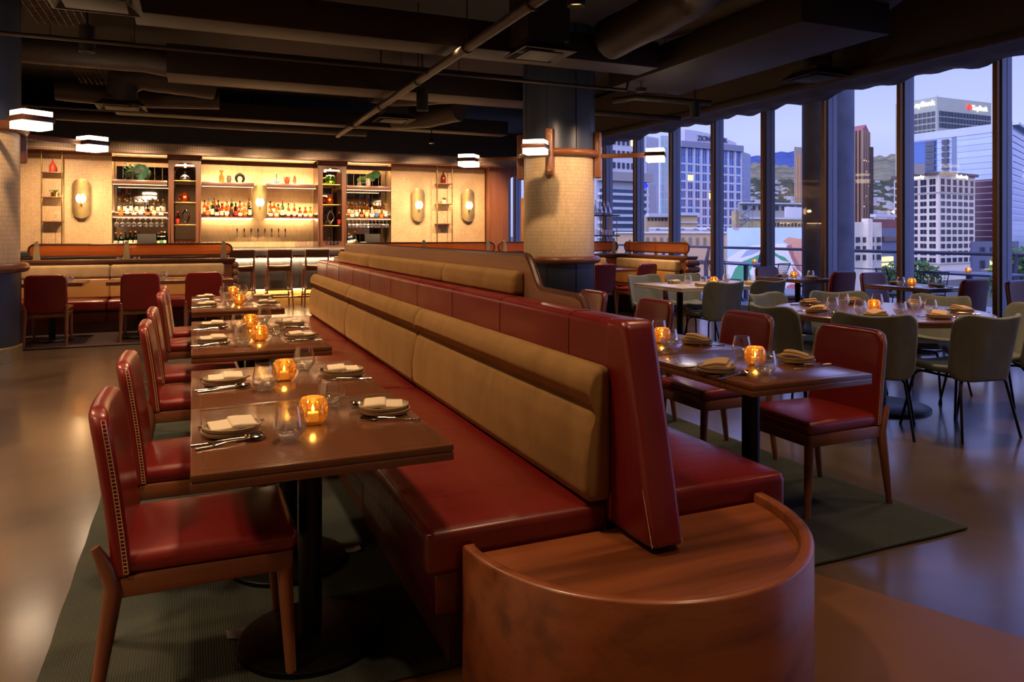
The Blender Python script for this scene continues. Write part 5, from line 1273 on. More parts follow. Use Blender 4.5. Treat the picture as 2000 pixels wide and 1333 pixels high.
bottles('right end of the left back counter', -0.66, -0.48, 3, 16.4, 1.09, [('wine', 'green', 'cream', 'gold'), ('wine', 'green', 'green', 'orange'), ('wine', 'green', 'white', 'white')], 0)
bottles('left end of the right back counter', 3.14, 3.36, 3, 16.4, 1.09, wines, 1)
bottles('lower shelf of the left display cabinet', -0.34, -0.20, 1, 16.42, 1.56, [('round', 'amber', 'red', 'red')], 0)
bottles('lower shelf of the right display cabinet', 2.92, 3.02, 1, 16.42, 1.56, [('round', 'brown', 'red', 'red')], 0)
# ---- stemware hanging below the bottle shelves
def stem_proto():
    pr = [(0.032, 0), (0.032, -.002), (.004, -.006), (.003, -.065), (.012, -.075), (.04, -.1), (.046, -.13), (.042, -.16), (.036, -.175), (.035, -.175), (.041, -.16), (.045, -.13), (.039, -.101), (.01, -.078)]
    o = MB().lathe([(a * 1.15, b_ * 1.05) for a, b_ in pr], 18).build('wine_glass', STEMG, angle=60); tag(o, 'x', 'wine glass'); return [o, []]
SG = stem_proto()
for nme, xa, xb, n in (('left', -1.42, -0.5, 9), ('right', 3.15, 4.09, 11)):
    rk = MB()
    for i in range(n + 1): x = xa + (xb - xa) * i / n; rk.box(x - .004, x + .004, 16.32, 16.75, 1.675, 1.688)
    tag(rk.build('glass_rack', BRASS, smooth=False), 'brass hanging glass rack under the %s bottle shelf' % nme, 'glass rack')
    for i in range(n):
        x = xa + (xb - xa) * (i + .5) / n
        place(SG[0], SG[1], (x, 16.42, 1.695), 0, 'wine glass hanging upside down under the %s bottle shelf' % nme, 'wine glasses hanging under the %s bottle shelf' % nme)
# tumblers stacked on the back counter
hb = MB().lathe([(0, 0), (.03, 0), (.034, .01), (.037, .12), (.036, .12), (.032, .012), (0, .01)], 16).build('highball_glass', GLASS, angle=60); tag(hb, 'x', 'glass'); HB = [hb, []]
def glass_row(x0, x1, n, y, lab, z=1.09):
    for i in range(n): place(HB[0], HB[1], (x0 + (x1 - x0) * (i + .5) / n, y, z), 0, lab, lab.replace('highball glass', 'highball glasses'))
glass_row(-0.33, 0.07, 5, 16.38, 'highball glass on the counter below the left display cabinet')
glass_row(2.60, 3.0, 5, 16.30, 'highball glass on the counter below the right display cabinet')
glass_row(2.0, 2.47, 6, 16.2, 'highball glass on the counter right of the beer taps')
glass_row(0.2, 0.55, 4, 16.2, 'highball glass on the counter left of the beer taps')
glass_row(3.14, 3.3, 2, 16.15, 'highball glass at the left of the right back counter')
glass_row(-1.42, -1.05, 4, 16.2, 'highball glass at the left of the left back counter')
# beer taps
tap = thing('beer_tap', 'x', 'beer tap', (0, 0, 0))
MB().tube([(0, 16.95, 1.37), (0, 16.88, 1.37), (0, 16.84, 1.35), (0, 16.84, 1.30)], .009, 8).cyl((0, 16.86, 1.37), (0, 16.855, 1.40), .006, n=8).build('faucet', STEEL, tap)
MB().lathe([(0, 0), (.009, 0), (.014, .07), (.012, .085), (0, .085)], 12, 0, 16.855, 1.40).build('handle', BLACK, tap)
for i in range(8):
    x = 0.885 + 0.142 * i
    l = 'beer tap on the tiled back bar wall, ' + ['leftmost', 'second from left', 'third from left', 'fourth from left', 'fifth from left', 'sixth from left', 'second from right', 'rightmost'][i]
    if i == 0: tap.location = (x, 0, 0); tap['label'] = l; tap['group'] = 'beer taps'
    else: dup(tap, (x, 0, 0), 0, l)
# registers
def register(x, lab, rz=0):
    t = thing('pos_terminal', lab, 'cash register', (x, 16.25, 1.09), rz)
    MB().rbox(-.17, .17, -.012, .012, .06, .28, .006, 1, (1, 1, 1), lambda a, b_, c_: (a, b_ + (c_ - .06) * .25, c_)).build('screen', BLACKM, t)
    MB().rbox(-.05, .05, 0, .12, 0, .1, .01, 1).build('stand', BLACK, t)
register(-0.83, 'black till screen on the left back counter'); register(3.68, 'black till screen on the right back counter', radians(-12))
for x, l in ((-1.08, 'left'), (3.47, 'right')):
    tag(MB().rbox(x - .07, x + .07, 16.15, 16.3, 1.09, 1.19, .02, 2).build('receipt_printer', LAB['white']), 'white receipt printer beside the %s till screen' % l, 'printer')
# ---- sconces
def sconce(x, y, z, label, rz=0):
    t = thing('wall_sconce', label, 'wall lamp', (x, y, z), rz, 'capsule shaped brass sconces')
    W, Hh = .155, .39
    out = [(W * cos(radians(a)), (Hh - W) + W * sin(radians(a))) for a in range(0, 181, 15)] + [(W * cos(radians(a)), -(Hh - W) + W * sin(radians(a))) for a in range(180, 361, 15)]
    n = len(out); dep = lambda px_: -0.10 + 1.9 * px_ * px_
    vs = []
    for k in range(7):
        f = 1 - k / 6
        for (a, b_) in out: vs.append((a * f, dep(a * f), b_ * (f if abs(b_) > (Hh - W) and False else 1) if k == 0 else b_))
    # curved plate as a grid clipped by the capsule outline
    mb = MB()
    def fn(u, v, off=0):
        b_ = -Hh + 2 * Hh * v; lim = W if abs(b_) <= Hh - W else sqrt(max(0, W * W - (abs(b_) - Hh + W) ** 2)); a = (2 * u - 1) * lim
        return (a, dep(a) + off, b_)
    mb.grid(lambda u, v: fn(u, v), 12, 40); mb.grid(lambda u, v: fn(u, v, .004), 12, 40)
    mb.build('plate', BRASSD, t, angle=60)
    g = MB()
    def gl(u, v):
        b_ = -.10 + .2 * v; a = (2 * u - 1) * .042; return (a, -0.14 + a * a * 5, b_)
    MB().lathe([(0.001, -.095), (.045, -.085), (.075, -.055), (.088, 0), (.075, .055), (.045, .085), (0.001, .095)], 20, 0, -.125, 0, sy=.3).build('lamp_disc', SCONCE, t)
    MB().rbox(-.02, .02, -.175, -.15, -.12, .12, .0195, 3).build('front_bar', WALNUT_Z, t)
    MB().cyl((0, -.15, -.1), (0, -.09, -.1), .01, n=8).cyl((0, -.15, .1), (0, -.09, .1), .01, n=8).cyl((0, -.1, 0), (0, .0, 0), .03, n=12).build('bracket', BRASS, t)
    L = point(0, -.26, 0, 5, .04, (1, .6, .28), t)
    return t
sconce(-1.965, YP, 2.05, 'capsule shaped brass sconce on the left tiled pier'); sconce(4.76, YP, 2.03, 'capsule shaped brass sconce on the right tiled pier, left of the narrow shelves')
sconce(5.98, YP, 2.04, 'capsule shaped brass sconce on the right tiled pier, right of the narrow shelves'); sconce(1.315, 16.55, 2.04, 'capsule shaped brass sconce between the centre bottle shelves')
tag(MB().rbox(1.22, 1.41, 16.55, 16.95, 1.72, 2.36, .01, 1).build('sconce_mount', TILEB), 'tiled block carrying the centre sconce', 'mount')
# ---- narrow wall shelves on the piers
def etagere(xa, xb, nme):
    t = thing('narrow_shelf_unit', 'narrow brass post shelf unit on the %s tiled pier' % nme, 'shelf unit')
    for x in (xa, xb): MB().cyl((x, 16.2, 1.0), (x, 16.2, 2.93), .011, n=10).build('post', BRASS, t)
    for z in (2.54, 2.07, 1.61): MB().rbox(xa, xb, 16.17, 16.39, z - .02, z, .003, 1).build('shelf', WALNUT, t)
etagere(-2.60, -2.27, 'left'); etagere(5.17, 5.53, 'right')
lathe_thing('red_bottle_vase', plain('red_ceramic', rgb(190, 70, 50), .4), [(0, 0), (.055, 0), (.06, .02), (.06, .12), (.03, .17), (.015, .2), (.01, .25), (0, .25)], -2.43, 16.28, 2.54, 'red bottle shaped vase at the top of the left narrow shelves', 'vase')
lathe_thing('brown_bottle_vase', plain('brown_glaze', rgb(110, 34, 18), .15, coat=.5), [(0, 0), (.045, 0), (.07, .07), (.06, .15), (.025, .22), (.018, .27), (0, .27)], 5.34, 16.28, 2.54, 'glossy brown teardrop vase at the top of the right narrow shelves', 'vase')
potp = [(0, 0), (.05, 0), (.06, .09), (.055, .09), (0, .08)]
o = foliage(-2.40, 16.27, 2.17, 120, .09, 'small trailing plant in a brass pot on the left narrow shelves', up=.03, down=.14, size=.014, pot=([(a, b_ - .1) for a, b_ in potp], BRASS))
o = foliage(5.35, 16.27, 2.15, 140, .10, 'trailing succulent on the right narrow shelves', up=.06, down=.24, size=.014, pot=([(a, b_ - .08) for a, b_ in potp], LAB['cream']))
CD = [(0, 0), (.055, 0), (.06, .02), (.03, .07), (.012, .1), (.012, .17), (.016, .175), (.011, .17)]
lathe_thing('glass_carafe', GLASS, CD, -2.38, 16.28, 1.61, 'small glass carafe on the left narrow shelves', 'carafe'); lathe_thing('glass_carafe', GLASS, CD, 5.36, 16.28, 1.61, 'small glass carafe on the right narrow shelves', 'carafe')
# ---- tall service shelf near the windows
sx0, sx1, sy = 7.30, 8.45, 13.6
su = thing('service_shelf', 'open wood and brass service shelf behind the corner booth', 'shelf unit')
for z in (1.78, 1.345): MB().rbox(sx0, sx1, sy, sy + .32, z - .03, z, .004, 1).build('shelf', DARKW, su)
MB().rbox(sx0, sx1, sy, sy + .32, .86, .9, .004, 1).build('shelf', DARKW, su)
for i in range(6):
    x = sx0 + .06 + i * (sx1 - sx0 - .12) / 5
    for y in (sy + .03, sy + .29): MB().cyl((x, y, 0), (x, y, 1.78), .009, n=8).build('post', BRASS, su)
for x in (sx0 + .06,): MB().cyl((x, sy + .16, 1.78), (x, sy + .16, 3.2), .009, n=8).build('post', BRASS, su)
dec = MB().lathe([(0, 0), (.06, 0), (.078, .04), (.062, .11), (.025, .18), (.014, .30), (.02, .31), (.01, .30), (.02, .18), (.056, .11), (.07, .04), (0, .008)], 18).build('wine_decanter', STEMG, angle=60); tag(dec, 'x', 'decanter'); DEC = [dec, []]
for i in range(8): place(DEC[0], DEC[1], (7.52 + .105 * i, sy + .16, 1.78), 0, 'clear glass decanter on top of the service shelf by the windows', 'decanters on the service shelf')
foliage(7.40, sy + .16, 1.93, 80, .10, 'small potted plant at the left end of the service shelf', name='potted_plant', up=.1, down=.03, size=.03, pot=([(0, -.15), (.06, -.15), (.07, 0), (0, -.01)], GREYC))
for i in range(12): place(HB[0], HB[1], (7.45 + .075 * i, sy + .1, 1.345), 0, 'drinking glass on the second shelf of the service shelf', 'drinking glasses on the service shelf')
tag(MB().rbox(7.0, 7.06, 15.0, 15.6, 0, 2.2, .01, 1).build('screen_panel', MUSTL), 'tan door panel between the column and the windows', 'panel')
# ================================================================= TERRACE
struct(MB().box(9.0, 13.9, -5, 24, -0.35, -0.02).build('floor_terrace', plain('terrace_paving', rgb(160, 160, 170), .7, var=.06)), 'pale paved terrace outside the windows')
oc = MB().cyl((9.62, 9.05, -0.02), (9.62, 9.05, 6.5), 0.40, n=48, caps=False).build('pillar', CONC); struct(oc, 'round dark concrete pillar outside the window')
RAILM = plain('rail_paint', rgb(70, 76, 104), .4, .4)
rl = thing('terrace_railing', 'blue-grey railing with glass panels along the terrace edge', 'railing')
MB().tube([(13.3, -4, 1.0), (13.3, 23, 1.0)], .035, 10).build('handrail', RAILM, rl)
MB().tube([(13.25, -4, .62), (13.25, 23, .62)], .012, 6).build('lower_rail', RAILM, rl)
for k in range(12):
    y = -2.2 + 2.1 * k
    mb = MB(); mb.prism([(13.26, 1.0), (13.32, 1.0), (13.24, .55), (13.24, -0.02), (13.12, -0.02), (13.12, .55)], y - .02, y + .02, axis='y'); mb.box(13.05, 13.3, y - .08, y + .08, .52, .62)
    mb.build('railing_post', RAILM, rl)
MB().box(13.34, 13.352, -4, 23, .0, .94).build('glass_panel', PANE, rl, smooth=False)
PT = plain('patio_table', rgb(96, 104, 136), .35, .3)
for x, y, wy, l in ((10.75, 12.3, 1.1, 'blue-grey patio table on the terrace before the mural'), (11.3, 7.8, 1.2, 'blue-grey patio table on the terrace before the white stone office tower')):
    t = thing('patio_table', l, 'table', (x, y, 0), 0, 'terrace tables')
    MB().rbox(-.4, .4, -wy / 2, wy / 2, .72, .75, .008, 1).build('table_top', PT, t); MB().cyl((0, 0, .01), (0, 0, .72), .05, n=16).build('pole', PT, t); MB().rbox(-.3, .3, -.3, .3, -.02, .01, .006, 1).build('base_plate', PT, t)
put('votive', 10.8, 12.1, .75, 0, 'candle holder glowing on the terrace table before the mural', 'amber candle holders'); put('votive', 11.2, 7.75, .75, 0, 'candle holder glowing on the terrace table before the white tower', 'amber candle holders')
for x, y, f, l in ((10.15, 13.05, 150, 'wire patio chair seen farthest left outside'), (10.05, 12.1, 80, 'wire patio chair pulled to the terrace table before the mural'), (9.95, 10.75, -20, 'wire patio chair just left of the outdoor pillar'), (10.2, 8.15, 160, 'wire patio chair just right of the outdoor pillar'),
                   (10.35, 10.1, 10, 'wire patio chair partly hidden by the outdoor pillar'), (10.0, 7.45, 60, 'wire patio chair by the terrace table before the white tower'), (9.95, 6.1, 30, 'wire patio chair at the right edge outside')):
    place(WC, wc_used, (x, y, -0.02), radians(-f), l, 'black wire chairs on the terrace')

# ================================================================= THE CITY
def W(px_, d, z=None, y=None):
    u = (px_ - 1000) / FPX; X = d * (sin(YAW) + u * cos(YAW)); Y = d * (cos(YAW) - u * sin(YAW))
    if y is not None: z = CAM_H + (458 - y) * d / FPX
    return Vector((X, Y, z if z is not None else 0))
GZ = -22.0
struct(MB().add([(14, -1500, GZ), (4000, -1500, GZ), (4000, 6000, GZ), (-1500, 6000, GZ), (-1500, 40, GZ), (14, 40, GZ)], [(0, 1, 2, 3, 4, 5)]).build('ground', plain('city_ground', rgb(74, 78, 84), .9, var=.3, scale=.02)))
DWIN = plain('dark_glass_and_reflection', rgb(52, 60, 82), .15, .3, var=.3, scale=.3, spec=.8); BWIN = plain('blue_window', rgb(66, 96, 170), .12, .4, var=.35, scale=.2, spec=.8)
LWIN = emit('lit_window', rgb(250, 214, 120), 1.2); MWIN = plain('maroon_window', rgb(70, 44, 56), .15, .3, var=.3, scale=.2)
def building(label, A, M_, B_, ztop, mat_, zb=GZ, cat='building', name='office_tower'):
    a, m_, b_ = W(*A), W(*M_), W(*B_); k = a + b_ - m_
    mb = MB(); mb.prism([(p.x, p.y) for p in (a, m_, b_, k)], zb, ztop)
    t = thing(name, label, cat, (m_.x, m_.y, 0)); o = mb.build('walls', mat_, t, smooth=False); o.location = (-m_.x, -m_.y, 0)
    o.matrix_world = Matrix(); o.location = (-m_.x, -m_.y, 0)
    return dict(t=t, a=a, m=m_, b=b_, n=0, rest=MB(), org=m_)
def facade(Bd, face, z0, z1, cols, rows, wf, hf, mat_, u0=0.0, u1=1.0, lit=None, skip=None, depth=0.3, mull=1, name='window'):
    P, Q = (Bd['a'], Bd['m']) if face == 'L' else (Bd['m'], Bd['b'])
    d = (Q - P); L = d.length; d = d / L; nrm = Vector((d.y, -d.x, 0))
    if nrm.dot(Vector((-P.x, -P.y, 0))) < 0: nrm = -nrm
    cw = L * (u1 - u0) / cols; rh = (z1 - z0) / rows; w_, h_ = cw * wf, rh * hf; ang = math.atan2(d.y, d.x)
    mb = MB()
    for k in range(mull + 1):
        a = -w_ / 2 + w_ * k / (mull + 1); mb.box(a + (0.07 * w_ if k else 0), a + w_ / (mull + 1) - (0.07 * w_ if k < mull else 0), -depth, depth * .4, 0, h_)
    me = mb.mesh(name, mat_, smooth=False); me2 = None
    for r in range(rows):
        for c in range(cols):
            if skip and skip(c, r): continue
            p = P + d * (L * u0 + cw * (c + .5)) + nrm * 0.05; z = z0 + rh * (r + (1 - hf) / 2)
            if Bd['n'] < 100:
                if lit and (c, r) in lit:
                    if me2 is None: me2 = me.copy(); me2.materials[0] = LWIN
                    o = bpy.data.objects.new(name, me2); o['label'] = 'lit window'
                else: o = bpy.data.objects.new(name, me)
                col.objects.link(o); o.parent = Bd['t']; o.location = (p.x - Bd['org'].x, p.y - Bd['org'].y, z); o.rotation_euler = (0, 0, ang); Bd['n'] += 1
            else:
                R = Matrix.Translation((p.x - Bd['org'].x, p.y - Bd['org'].y, z)) @ Matrix.Rotation(ang, 4, 'Z')
                Bd['rest'].add([R @ Vector(v) for v in mb.v], mb.f); Bd['rm'] = mat_
def finish(Bd):
    if Bd['rest'].v: o = Bd['rest'].build('windows_beyond', Bd['rm'], Bd['t'], smooth=False); o['kind'] = 'stuff'
def slabpart(Bd, face, z0, z1, out, name, mat_, u0=0, u1=1):
    P, Q = (Bd['a'], Bd['m']) if face == 'L' else (Bd['m'], Bd['b']); d = Q - P; nrm = Vector((d.y, -d.x, 0)).normalized()
    if nrm.dot(Vector((-P.x, -P.y, 0))) < 0: nrm = -nrm
    p0 = P + d * u0; p1 = P + d * u1; og = Bd['org']
    pts = [p0 + nrm * out, p1 + nrm * out, p1 - nrm * 0.2, p0 - nrm * 0.2]
    return MB().prism([(p.x - og.x, p.y - og.y) for p in pts], z0, z1).build(name, mat_, Bd['t'], smooth=False)
def text_on(Bd, face, body, u, z, size, mat_, out=0.4, name='sign_lettering', font=None, sx=1.0):
    P, Q = (Bd['a'], Bd['m']) if face == 'L' else (Bd['m'], Bd['b']); d = (Q - P); p = P + d * u; dn = d.normalized(); nrm = Vector((dn.y, -dn.x, 0))
    if nrm.dot(Vector((-P.x, -P.y, 0))) < 0: nrm = -nrm
    c = bpy.data.curves.new(name, 'FONT'); c.body = body; c.size = size; c.extrude = 0.12; c.align_x = 'CENTER'; c.materials.append(mat_)
    c.offset = size * .012
    tmp = bpy.data.objects.new('tmp', c); col.objects.link(tmp); bpy.context.view_layer.update()
    me = bpy.data.meshes.new_from_object(tmp); me.name = name; bpy.data.objects.remove(tmp)
    o = bpy.data.objects.new(name, me); col.objects.link(o); o.parent = Bd['t']; p = p + nrm * out
    o.location = (p.x - Bd['org'].x, p.y - Bd['org'].y, z); o.rotation_euler = (pi / 2, 0, math.atan2(dn.y, dn.x)); o.scale = (sx, 1, 1); return o, nrm, dn
STONE = plain('pale_stone', rgb(182, 178, 180), .8, var=.05, scale=.2); KEYM = plain('key_precast', rgb(150, 158, 156), .8, var=.04, scale=.2)
# --- tower with illuminated bank signs
d0 = 520
zt = W(1830, d0, y=189).z
kb = building('pale grey office tower with lit bank signs, tallest at right', (1749, 548), (1830, d0), (1936, 545), zt, KEYM)
zw = W(1830, d0, y=215).z
facade(kb, 'R', zw - 12.6, zw, 17, 3, .78, .78, DWIN, .03, .99, mull=0, depth=.5)
facade(kb, 'L', zw - 22, zw + .0, 9, 5, .76, .72, DWIN, .03, .97, mull=1, depth=.5)
finish(kb)
SIGNW = emit('sign_cream', rgb(255, 246, 200), 1.6); SIGNR = emit('sign_red', rgb(240, 40, 30), 1.3)
def key_sign(face, u, z, s_):
    o, nrm, dn = text_on(kb, face, 'KeyBank', u, z, s_, SIGNW)
    P, Q = (kb['a'], kb['m']) if face == 'L' else (kb['m'], kb['b'])
    c = P + (Q - P) * u - dn * (s_ * 2.55) + nrm * .4
    mb = MB()
    mb.tube([(s_ * .26 * cos(2 * pi * i / 20), 0, s_ * .36 + s_ * .30 * sin(2 * pi * i / 20)) for i in range(20)], s_ * .13, 6, closed=True)
    mb.box(s_ * .25, s_ * 1.05, -.1, .1, s_ * .28, s_ * .46); mb.box(s_ * .62, s_ * .76, -.1, .1, s_ * .05, s_ * .3); mb.box(s_ * .88, s_ * 1.02, -.1, .1, s_ * .05, s_ * .3)
    k = mb.build('sign_emblem', SIGNR, kb['t'], label='red key emblem'); k.location = (c.x - kb['org'].x, c.y - kb['org'].y, z); k.rotation_euler = (0, 0, math.atan2(dn.y, dn.x))
key_sign('R', .775, W(1912, 541, y=217).z, 4.9); key_sign('L', .665, W(1800, 530, y=209).z, 5.2)
ant = MB()
for i in range(5): ant.box(.0 + i * 1.1 + 6, .4 + i * 1.1 + 6, 6, 6.4, zt, zt + 1.6 + (i % 3) * .9)
ant.build('rooftop_antenna', STONE, kb['t'], smooth=False)
# --- curved glass hotel
GLF = tiles('glass_facade', rgb(170, 190, 236), rgb(156, 180, 232), rgb(100, 118, 160), 2.4, 3.6, .06, rough=.2); GLD = tiles('facade_reflection_blue', rgb(64, 104, 190), rgb(54, 92, 178), rgb(90, 110, 160), 2.4, 3.6, .06, rough=.15)
GLM = tiles('facade_reflection_maroon', rgb(70, 42, 62), rgb(60, 36, 56), rgb(150, 140, 170), 6, 3.6, .06, rough=.15); PARA = plain('parapet_metal', rgb(170, 184, 206), .5, var=.03, scale=.1)
hp = [(1772, 470), (1800, 461), (1830, 452), (1860, 444), (1890, 436), (1915, 429), (1941, 422), (1977, 414)]
zt2 = 64.5
gh = thing('glass_hotel', 'curved pale blue glass building in front of the bank sign tower', 'building', (W(1977, 414).x, W(1977, 414).y, 0)); og = W(1977, 414)
pts = [W(*p) for p in hp]; back = [W(2010, 460), W(1830, 520)]
def strip(P, z0, z1, out, name, mat_):
    mb = MB(); n = len(P); nv = []
    for i, p in enumerate(P):
        d = (P[min(i + 1, n - 1)] - P[max(i - 1, 0)]).normalized(); nr = Vector((d.y, -d.x, 0)); nr = nr if nr.dot(-p) > 0 else -nr; nv.append(nr)
    o_ = [p + v_ * out - og for p, v_ in zip(P, nv)]; i_ = [p - v_ * .5 - og for p, v_ in zip(P, nv)]
    mb.prism([(p.x, p.y) for p in o_] + [(p.x, p.y) for p in reversed(i_)], z0, z1); return mb.build(name, mat_, gh, smooth=False)
MB().prism([(p.x - og.x, p.y - og.y) for p in pts + back], GZ, zt2).build('walls', GLF, gh, smooth=False)
strip([W(*p) for p in hp[:7]], zt2 - 4.4, zt2 + .3, .5, 'parapet', PARA)
strip([W(*p) for p in hp[:3]], 12, zt2 - 5, .25, 'blue_reflection_panel', GLD)  # darker blue reflection put into the panel colour
for px0, px1 in ((1808, 1826), (1840, 1852)):
    P = [W(px0, 460.2 - (px0 - 1800) * .3), W(px1, 460.2 - (px1 - 1800) * .3)]
    for k in range(8): strip(P, zt2 - 8.6 - 3.8 * k, zt2 - 5.6 - 3.8 * k, .45, 'dark_glass_and_reflection', DWIN)  # dark reflections on the facade, put into the panel colour
P = [W(1900, 433.2), W(1915, 429), W(1941, 422)]; strip(P, GZ, W(1905, 431, y=352).z, .4, 'maroon_reflection_panel', GLM)  # maroon reflection of the city put into the panel colour
P = [W(1967, 416.2), W(1977, 414)]; strip(P, GZ, zt2 + .6, .8, 'pale_glass_fin', PARA)
sidep = [W(1977.5, 414), W(2010, 460)]
for k in range(14): strip(sidep, zt2 - 7 - 3.7 * k, zt2 - 4.6 - 3.7 * k, .35, 'side_window', BWIN)
strip(sidep, zt2 - 1.5, zt2, 3.0, 'roof_overhang', PARA)
# --- white stone tower with cornice
d0 = 370; zt = W(1833, d0, y=340).z
fs = building('white stone office tower with dark cornice and small white signs', (1746, 402), (1833, d0), (1904, 390), zt, plain('white_stone', rgb(214, 206, 204), .8, var=.04, scale=.15))
rowz = lambda y: W(1833, d0, y=y).z
lit_ = {(3, 9), (3, 8), (2, 9), (1, 7)}
facade(fs, 'R', rowz(376), rowz(347), 6, 2, .58, .78, MWIN, .03, .97)
facade(fs, 'R', rowz(516), rowz(376), 6, 10, .64, .62, DWIN, .03, .97, lit=set())
facade(fs, 'L', rowz(376), rowz(347), 5, 2, .6, .78, DWIN, .0, .98)
facade(fs, 'L', rowz(516), rowz(376), 5, 10, .64, .62, DWIN, .0, .98, lit={(3, 8), (2, 7), (1, 6), (3, 7)})
finish(fs)
for f in 'LR':
    slabpart(fs, f, rowz(341), rowz(335.5), 1.9, 'cornice', plain('cornice_stone', rgb(96, 88, 90), .8)); slabpart(fs, f, rowz(376.5), rowz(374.5), .5, 'string_course', STONE); slabpart(fs, f, rowz(517), rowz(514), .6, 'string_course', STONE)
for k in range(7): slabpart(fs, 'R', rowz(374), rowz(347), .45, 'pilaster', STONE, max(0, k / 6 - .03) * .97 + .01, min(1, k / 6 + .03) * .97 + .01)
SIGNX = emit('sign_white', rgb(250, 245, 250), 1.3)
text_on(fs, 'R', 'First Security', .52, rowz(345.8), 2.5, SIGNX, 2.1, sx=.9); text_on(fs, 'L', 'First Security', .55, rowz(346.3), 2.7, SIGNX, 2.1)
pb = MB(); pb.box(-12, -2, 6, 14, zt, zt + 5.5); pb.build('penthouse', plain('penthouse_grey', rgb(140, 136, 140), .8), fs['t'], smooth=False)
# --- bank headquarters with curved crown
d0 = 400; zt = W(1330, d0, y=284).z
WHM = plain('white_precast', rgb(176, 184, 210), .7, var=.04, scale=.1)
zb_ = building('blue and white gridded office building with a bank name on its crown', (1312, 425), (1326, d0), (1447, 424), zt, plain('zb_blue', rgb(74, 100, 168), .2, .3, var=.25, scale=.12))
for k in range(10):
    u = k / 9; slabpart(zb_, 'R', GZ, zt, 1.0 if k % 3 == 0 or k % 3 == 2 else .6, 'pier', WHM, max(0, u - .012), min(1, u + .012))
for k in range(9):
    z = W(1330, d0, y=321 + 17.2 * k).z; slabpart(zb_, 'R', z, z + 1.0, .5, 'floor_band', WHM)
for k in range(27):
    u = (k + .5) / 27; slabpart(zb_, 'R', GZ, zt, .35, 'fin', WHM, u - .0016, u + .0016)
facade(zb_, 'R', W(1330, d0, y=321 + 17.2 * 8).z, zt - 1, 9, 10, .84, .78, BWIN, .0, 1.0, mull=0, depth=.2, lit={(4, 4), (1, 6)}); finish(zb_)
slabpart(zb_, 'R', zt - 1, zt + 2.4, 2.2, 'roof_edge', plain('roof_edge', rgb(120, 126, 158), .7))
P, Q = zb_['m'], zb_['b']; dd = Q - P; cr = MB(); n = 16; f_ = []; b_ = []
for i in range(n + 1):
    u = .07 + .83 * i / n; p = P + dd * u; f_.append(p); 
h_ = [zt + 8.8 - 5.0 * (i / n) ** 2 for i in range(n + 1)]; nr = Vector((dd.y, -dd.x, 0)).normalized(); nr = nr if nr.dot(-P) > 0 else -nr
vs = []
for i, p in enumerate(f_):
    for q, z in ((p + nr * 1.0, zt + 2), (p + nr * 1.0, h_[i]), (p - nr * 12, h_[i]), (p - nr * 12, zt + 2)): vs.append((q.x - P.x, q.y - P.y, z))
cr.add(vs, [(4 * i + j, 4 * i + (j + 1) % 4, 4 * (i + 1) + (j + 1) % 4, 4 * (i + 1) + j) for i in range(n) for j in range(4)] + [(0, 1, 2, 3), (4 * n, 4 * n + 3, 4 * n + 2, 4 * n + 1)])
cr.build('crown', plain('crown_metal', rgb(170, 176, 206), .6, var=.03, scale=.1), zb_['t'], smooth=False)
text_on(zb_, 'R', 'ZIONS BANK', .50, zt + 3.4, 3.9, plain('sign_dark', rgb(50, 54, 84), .5), 1.5)
bl = building('narrow dark blue glass wing at the right of the gridded bank building', (1446, 428), (1450, 424), (1466, 440), W(1450, 426, y=297).z, tiles('zb_wing', rgb(62, 92, 168), rgb(50, 80, 156), rgb(84, 104, 150), 3, 3.8, .06, rough=.15))
# --- towers at the left of the view
st_ = building('white striped tower behind the right lantern', (1236, 330), (1240, 326), (1286, 340), W(1240, 326, y=262).z, plain('striped_stone', rgb(120, 126, 150), .7))
for k in range(16): slabpart(st_, 'R', GZ, W(1240, 326, y=262).z, .5, 'fin', WHM, k / 16 + .005, k / 16 + .034)
gt = building('pale green glass tower between the striped tower and the bank building', (1289, 350), (1292, 347), (1320, 350), W(1290, 342, y=262).z, tiles('gt', rgb(140, 168, 200), rgb(160, 186, 196), rgb(176, 184, 200), 2.2, 3.6, .12, rough=.2))
HW = plain('hotel_white', rgb(176, 182, 206), .75, var=.04, scale=.1)
ht = building('white hotel block with stacked balconies seen behind the service shelf', (1150, 262), (1165, 250), (1262, 262), W(1165, 250, y=245).z, HW)
zt3 = W(1240, 260, y=340).z; zt4 = W(1240, 260, y=357).z
slabpart(ht, 'R', zt4, zt3, 3.5, 'projecting_band', plain('hotel_band', rgb(140, 140, 150), .7), 0, 1.0)
facade(ht, 'R', zt3 + .5, zt3 + 21, 7, 5, .5, .5, DWIN, .2, .85, lit={(5, 2)}); 
for k in range(9):
    z = W(1240, 260, y=372 + 13.5 * k).z; slabpart(ht, 'R', z - 1.5, z, .7, 'window_band', plain('hotel_band_glass', rgb(52, 76, 110), .15, .3) if k == 0 else bpy.data.materials['hotel_band_glass'], .06, .97)
for k in range(9):
    z = W(1240, 260, y=379 + 13.5 * k).z; slabpart(ht, 'R', z - .9, z, 1.6, 'balcony_slab', HW, .02, 1.0)
finish(ht)
MB().box(0, .1, 0, .1, 0, .1)
bs_ = slabpart(ht, 'R', W(1240, 260, y=366).z, W(1240, 260, y=359).z, 1.2, 'blue_sign', emit('blue_sign', rgb(30, 40, 250), 1.2), .86, .99)
wing = building('striped pale wing with dark slots right of the white hotel', (1262, 300), (1264, 297), (1280, 302), W(1264, 297, y=357).z, plain('slot', rgb(90, 92, 110), .7))
for k in range(8): slabpart(wing, 'R', GZ, W(1264, 297, y=357).z, .5, 'fin', HW, k / 8 + .01, k / 8 + .07)
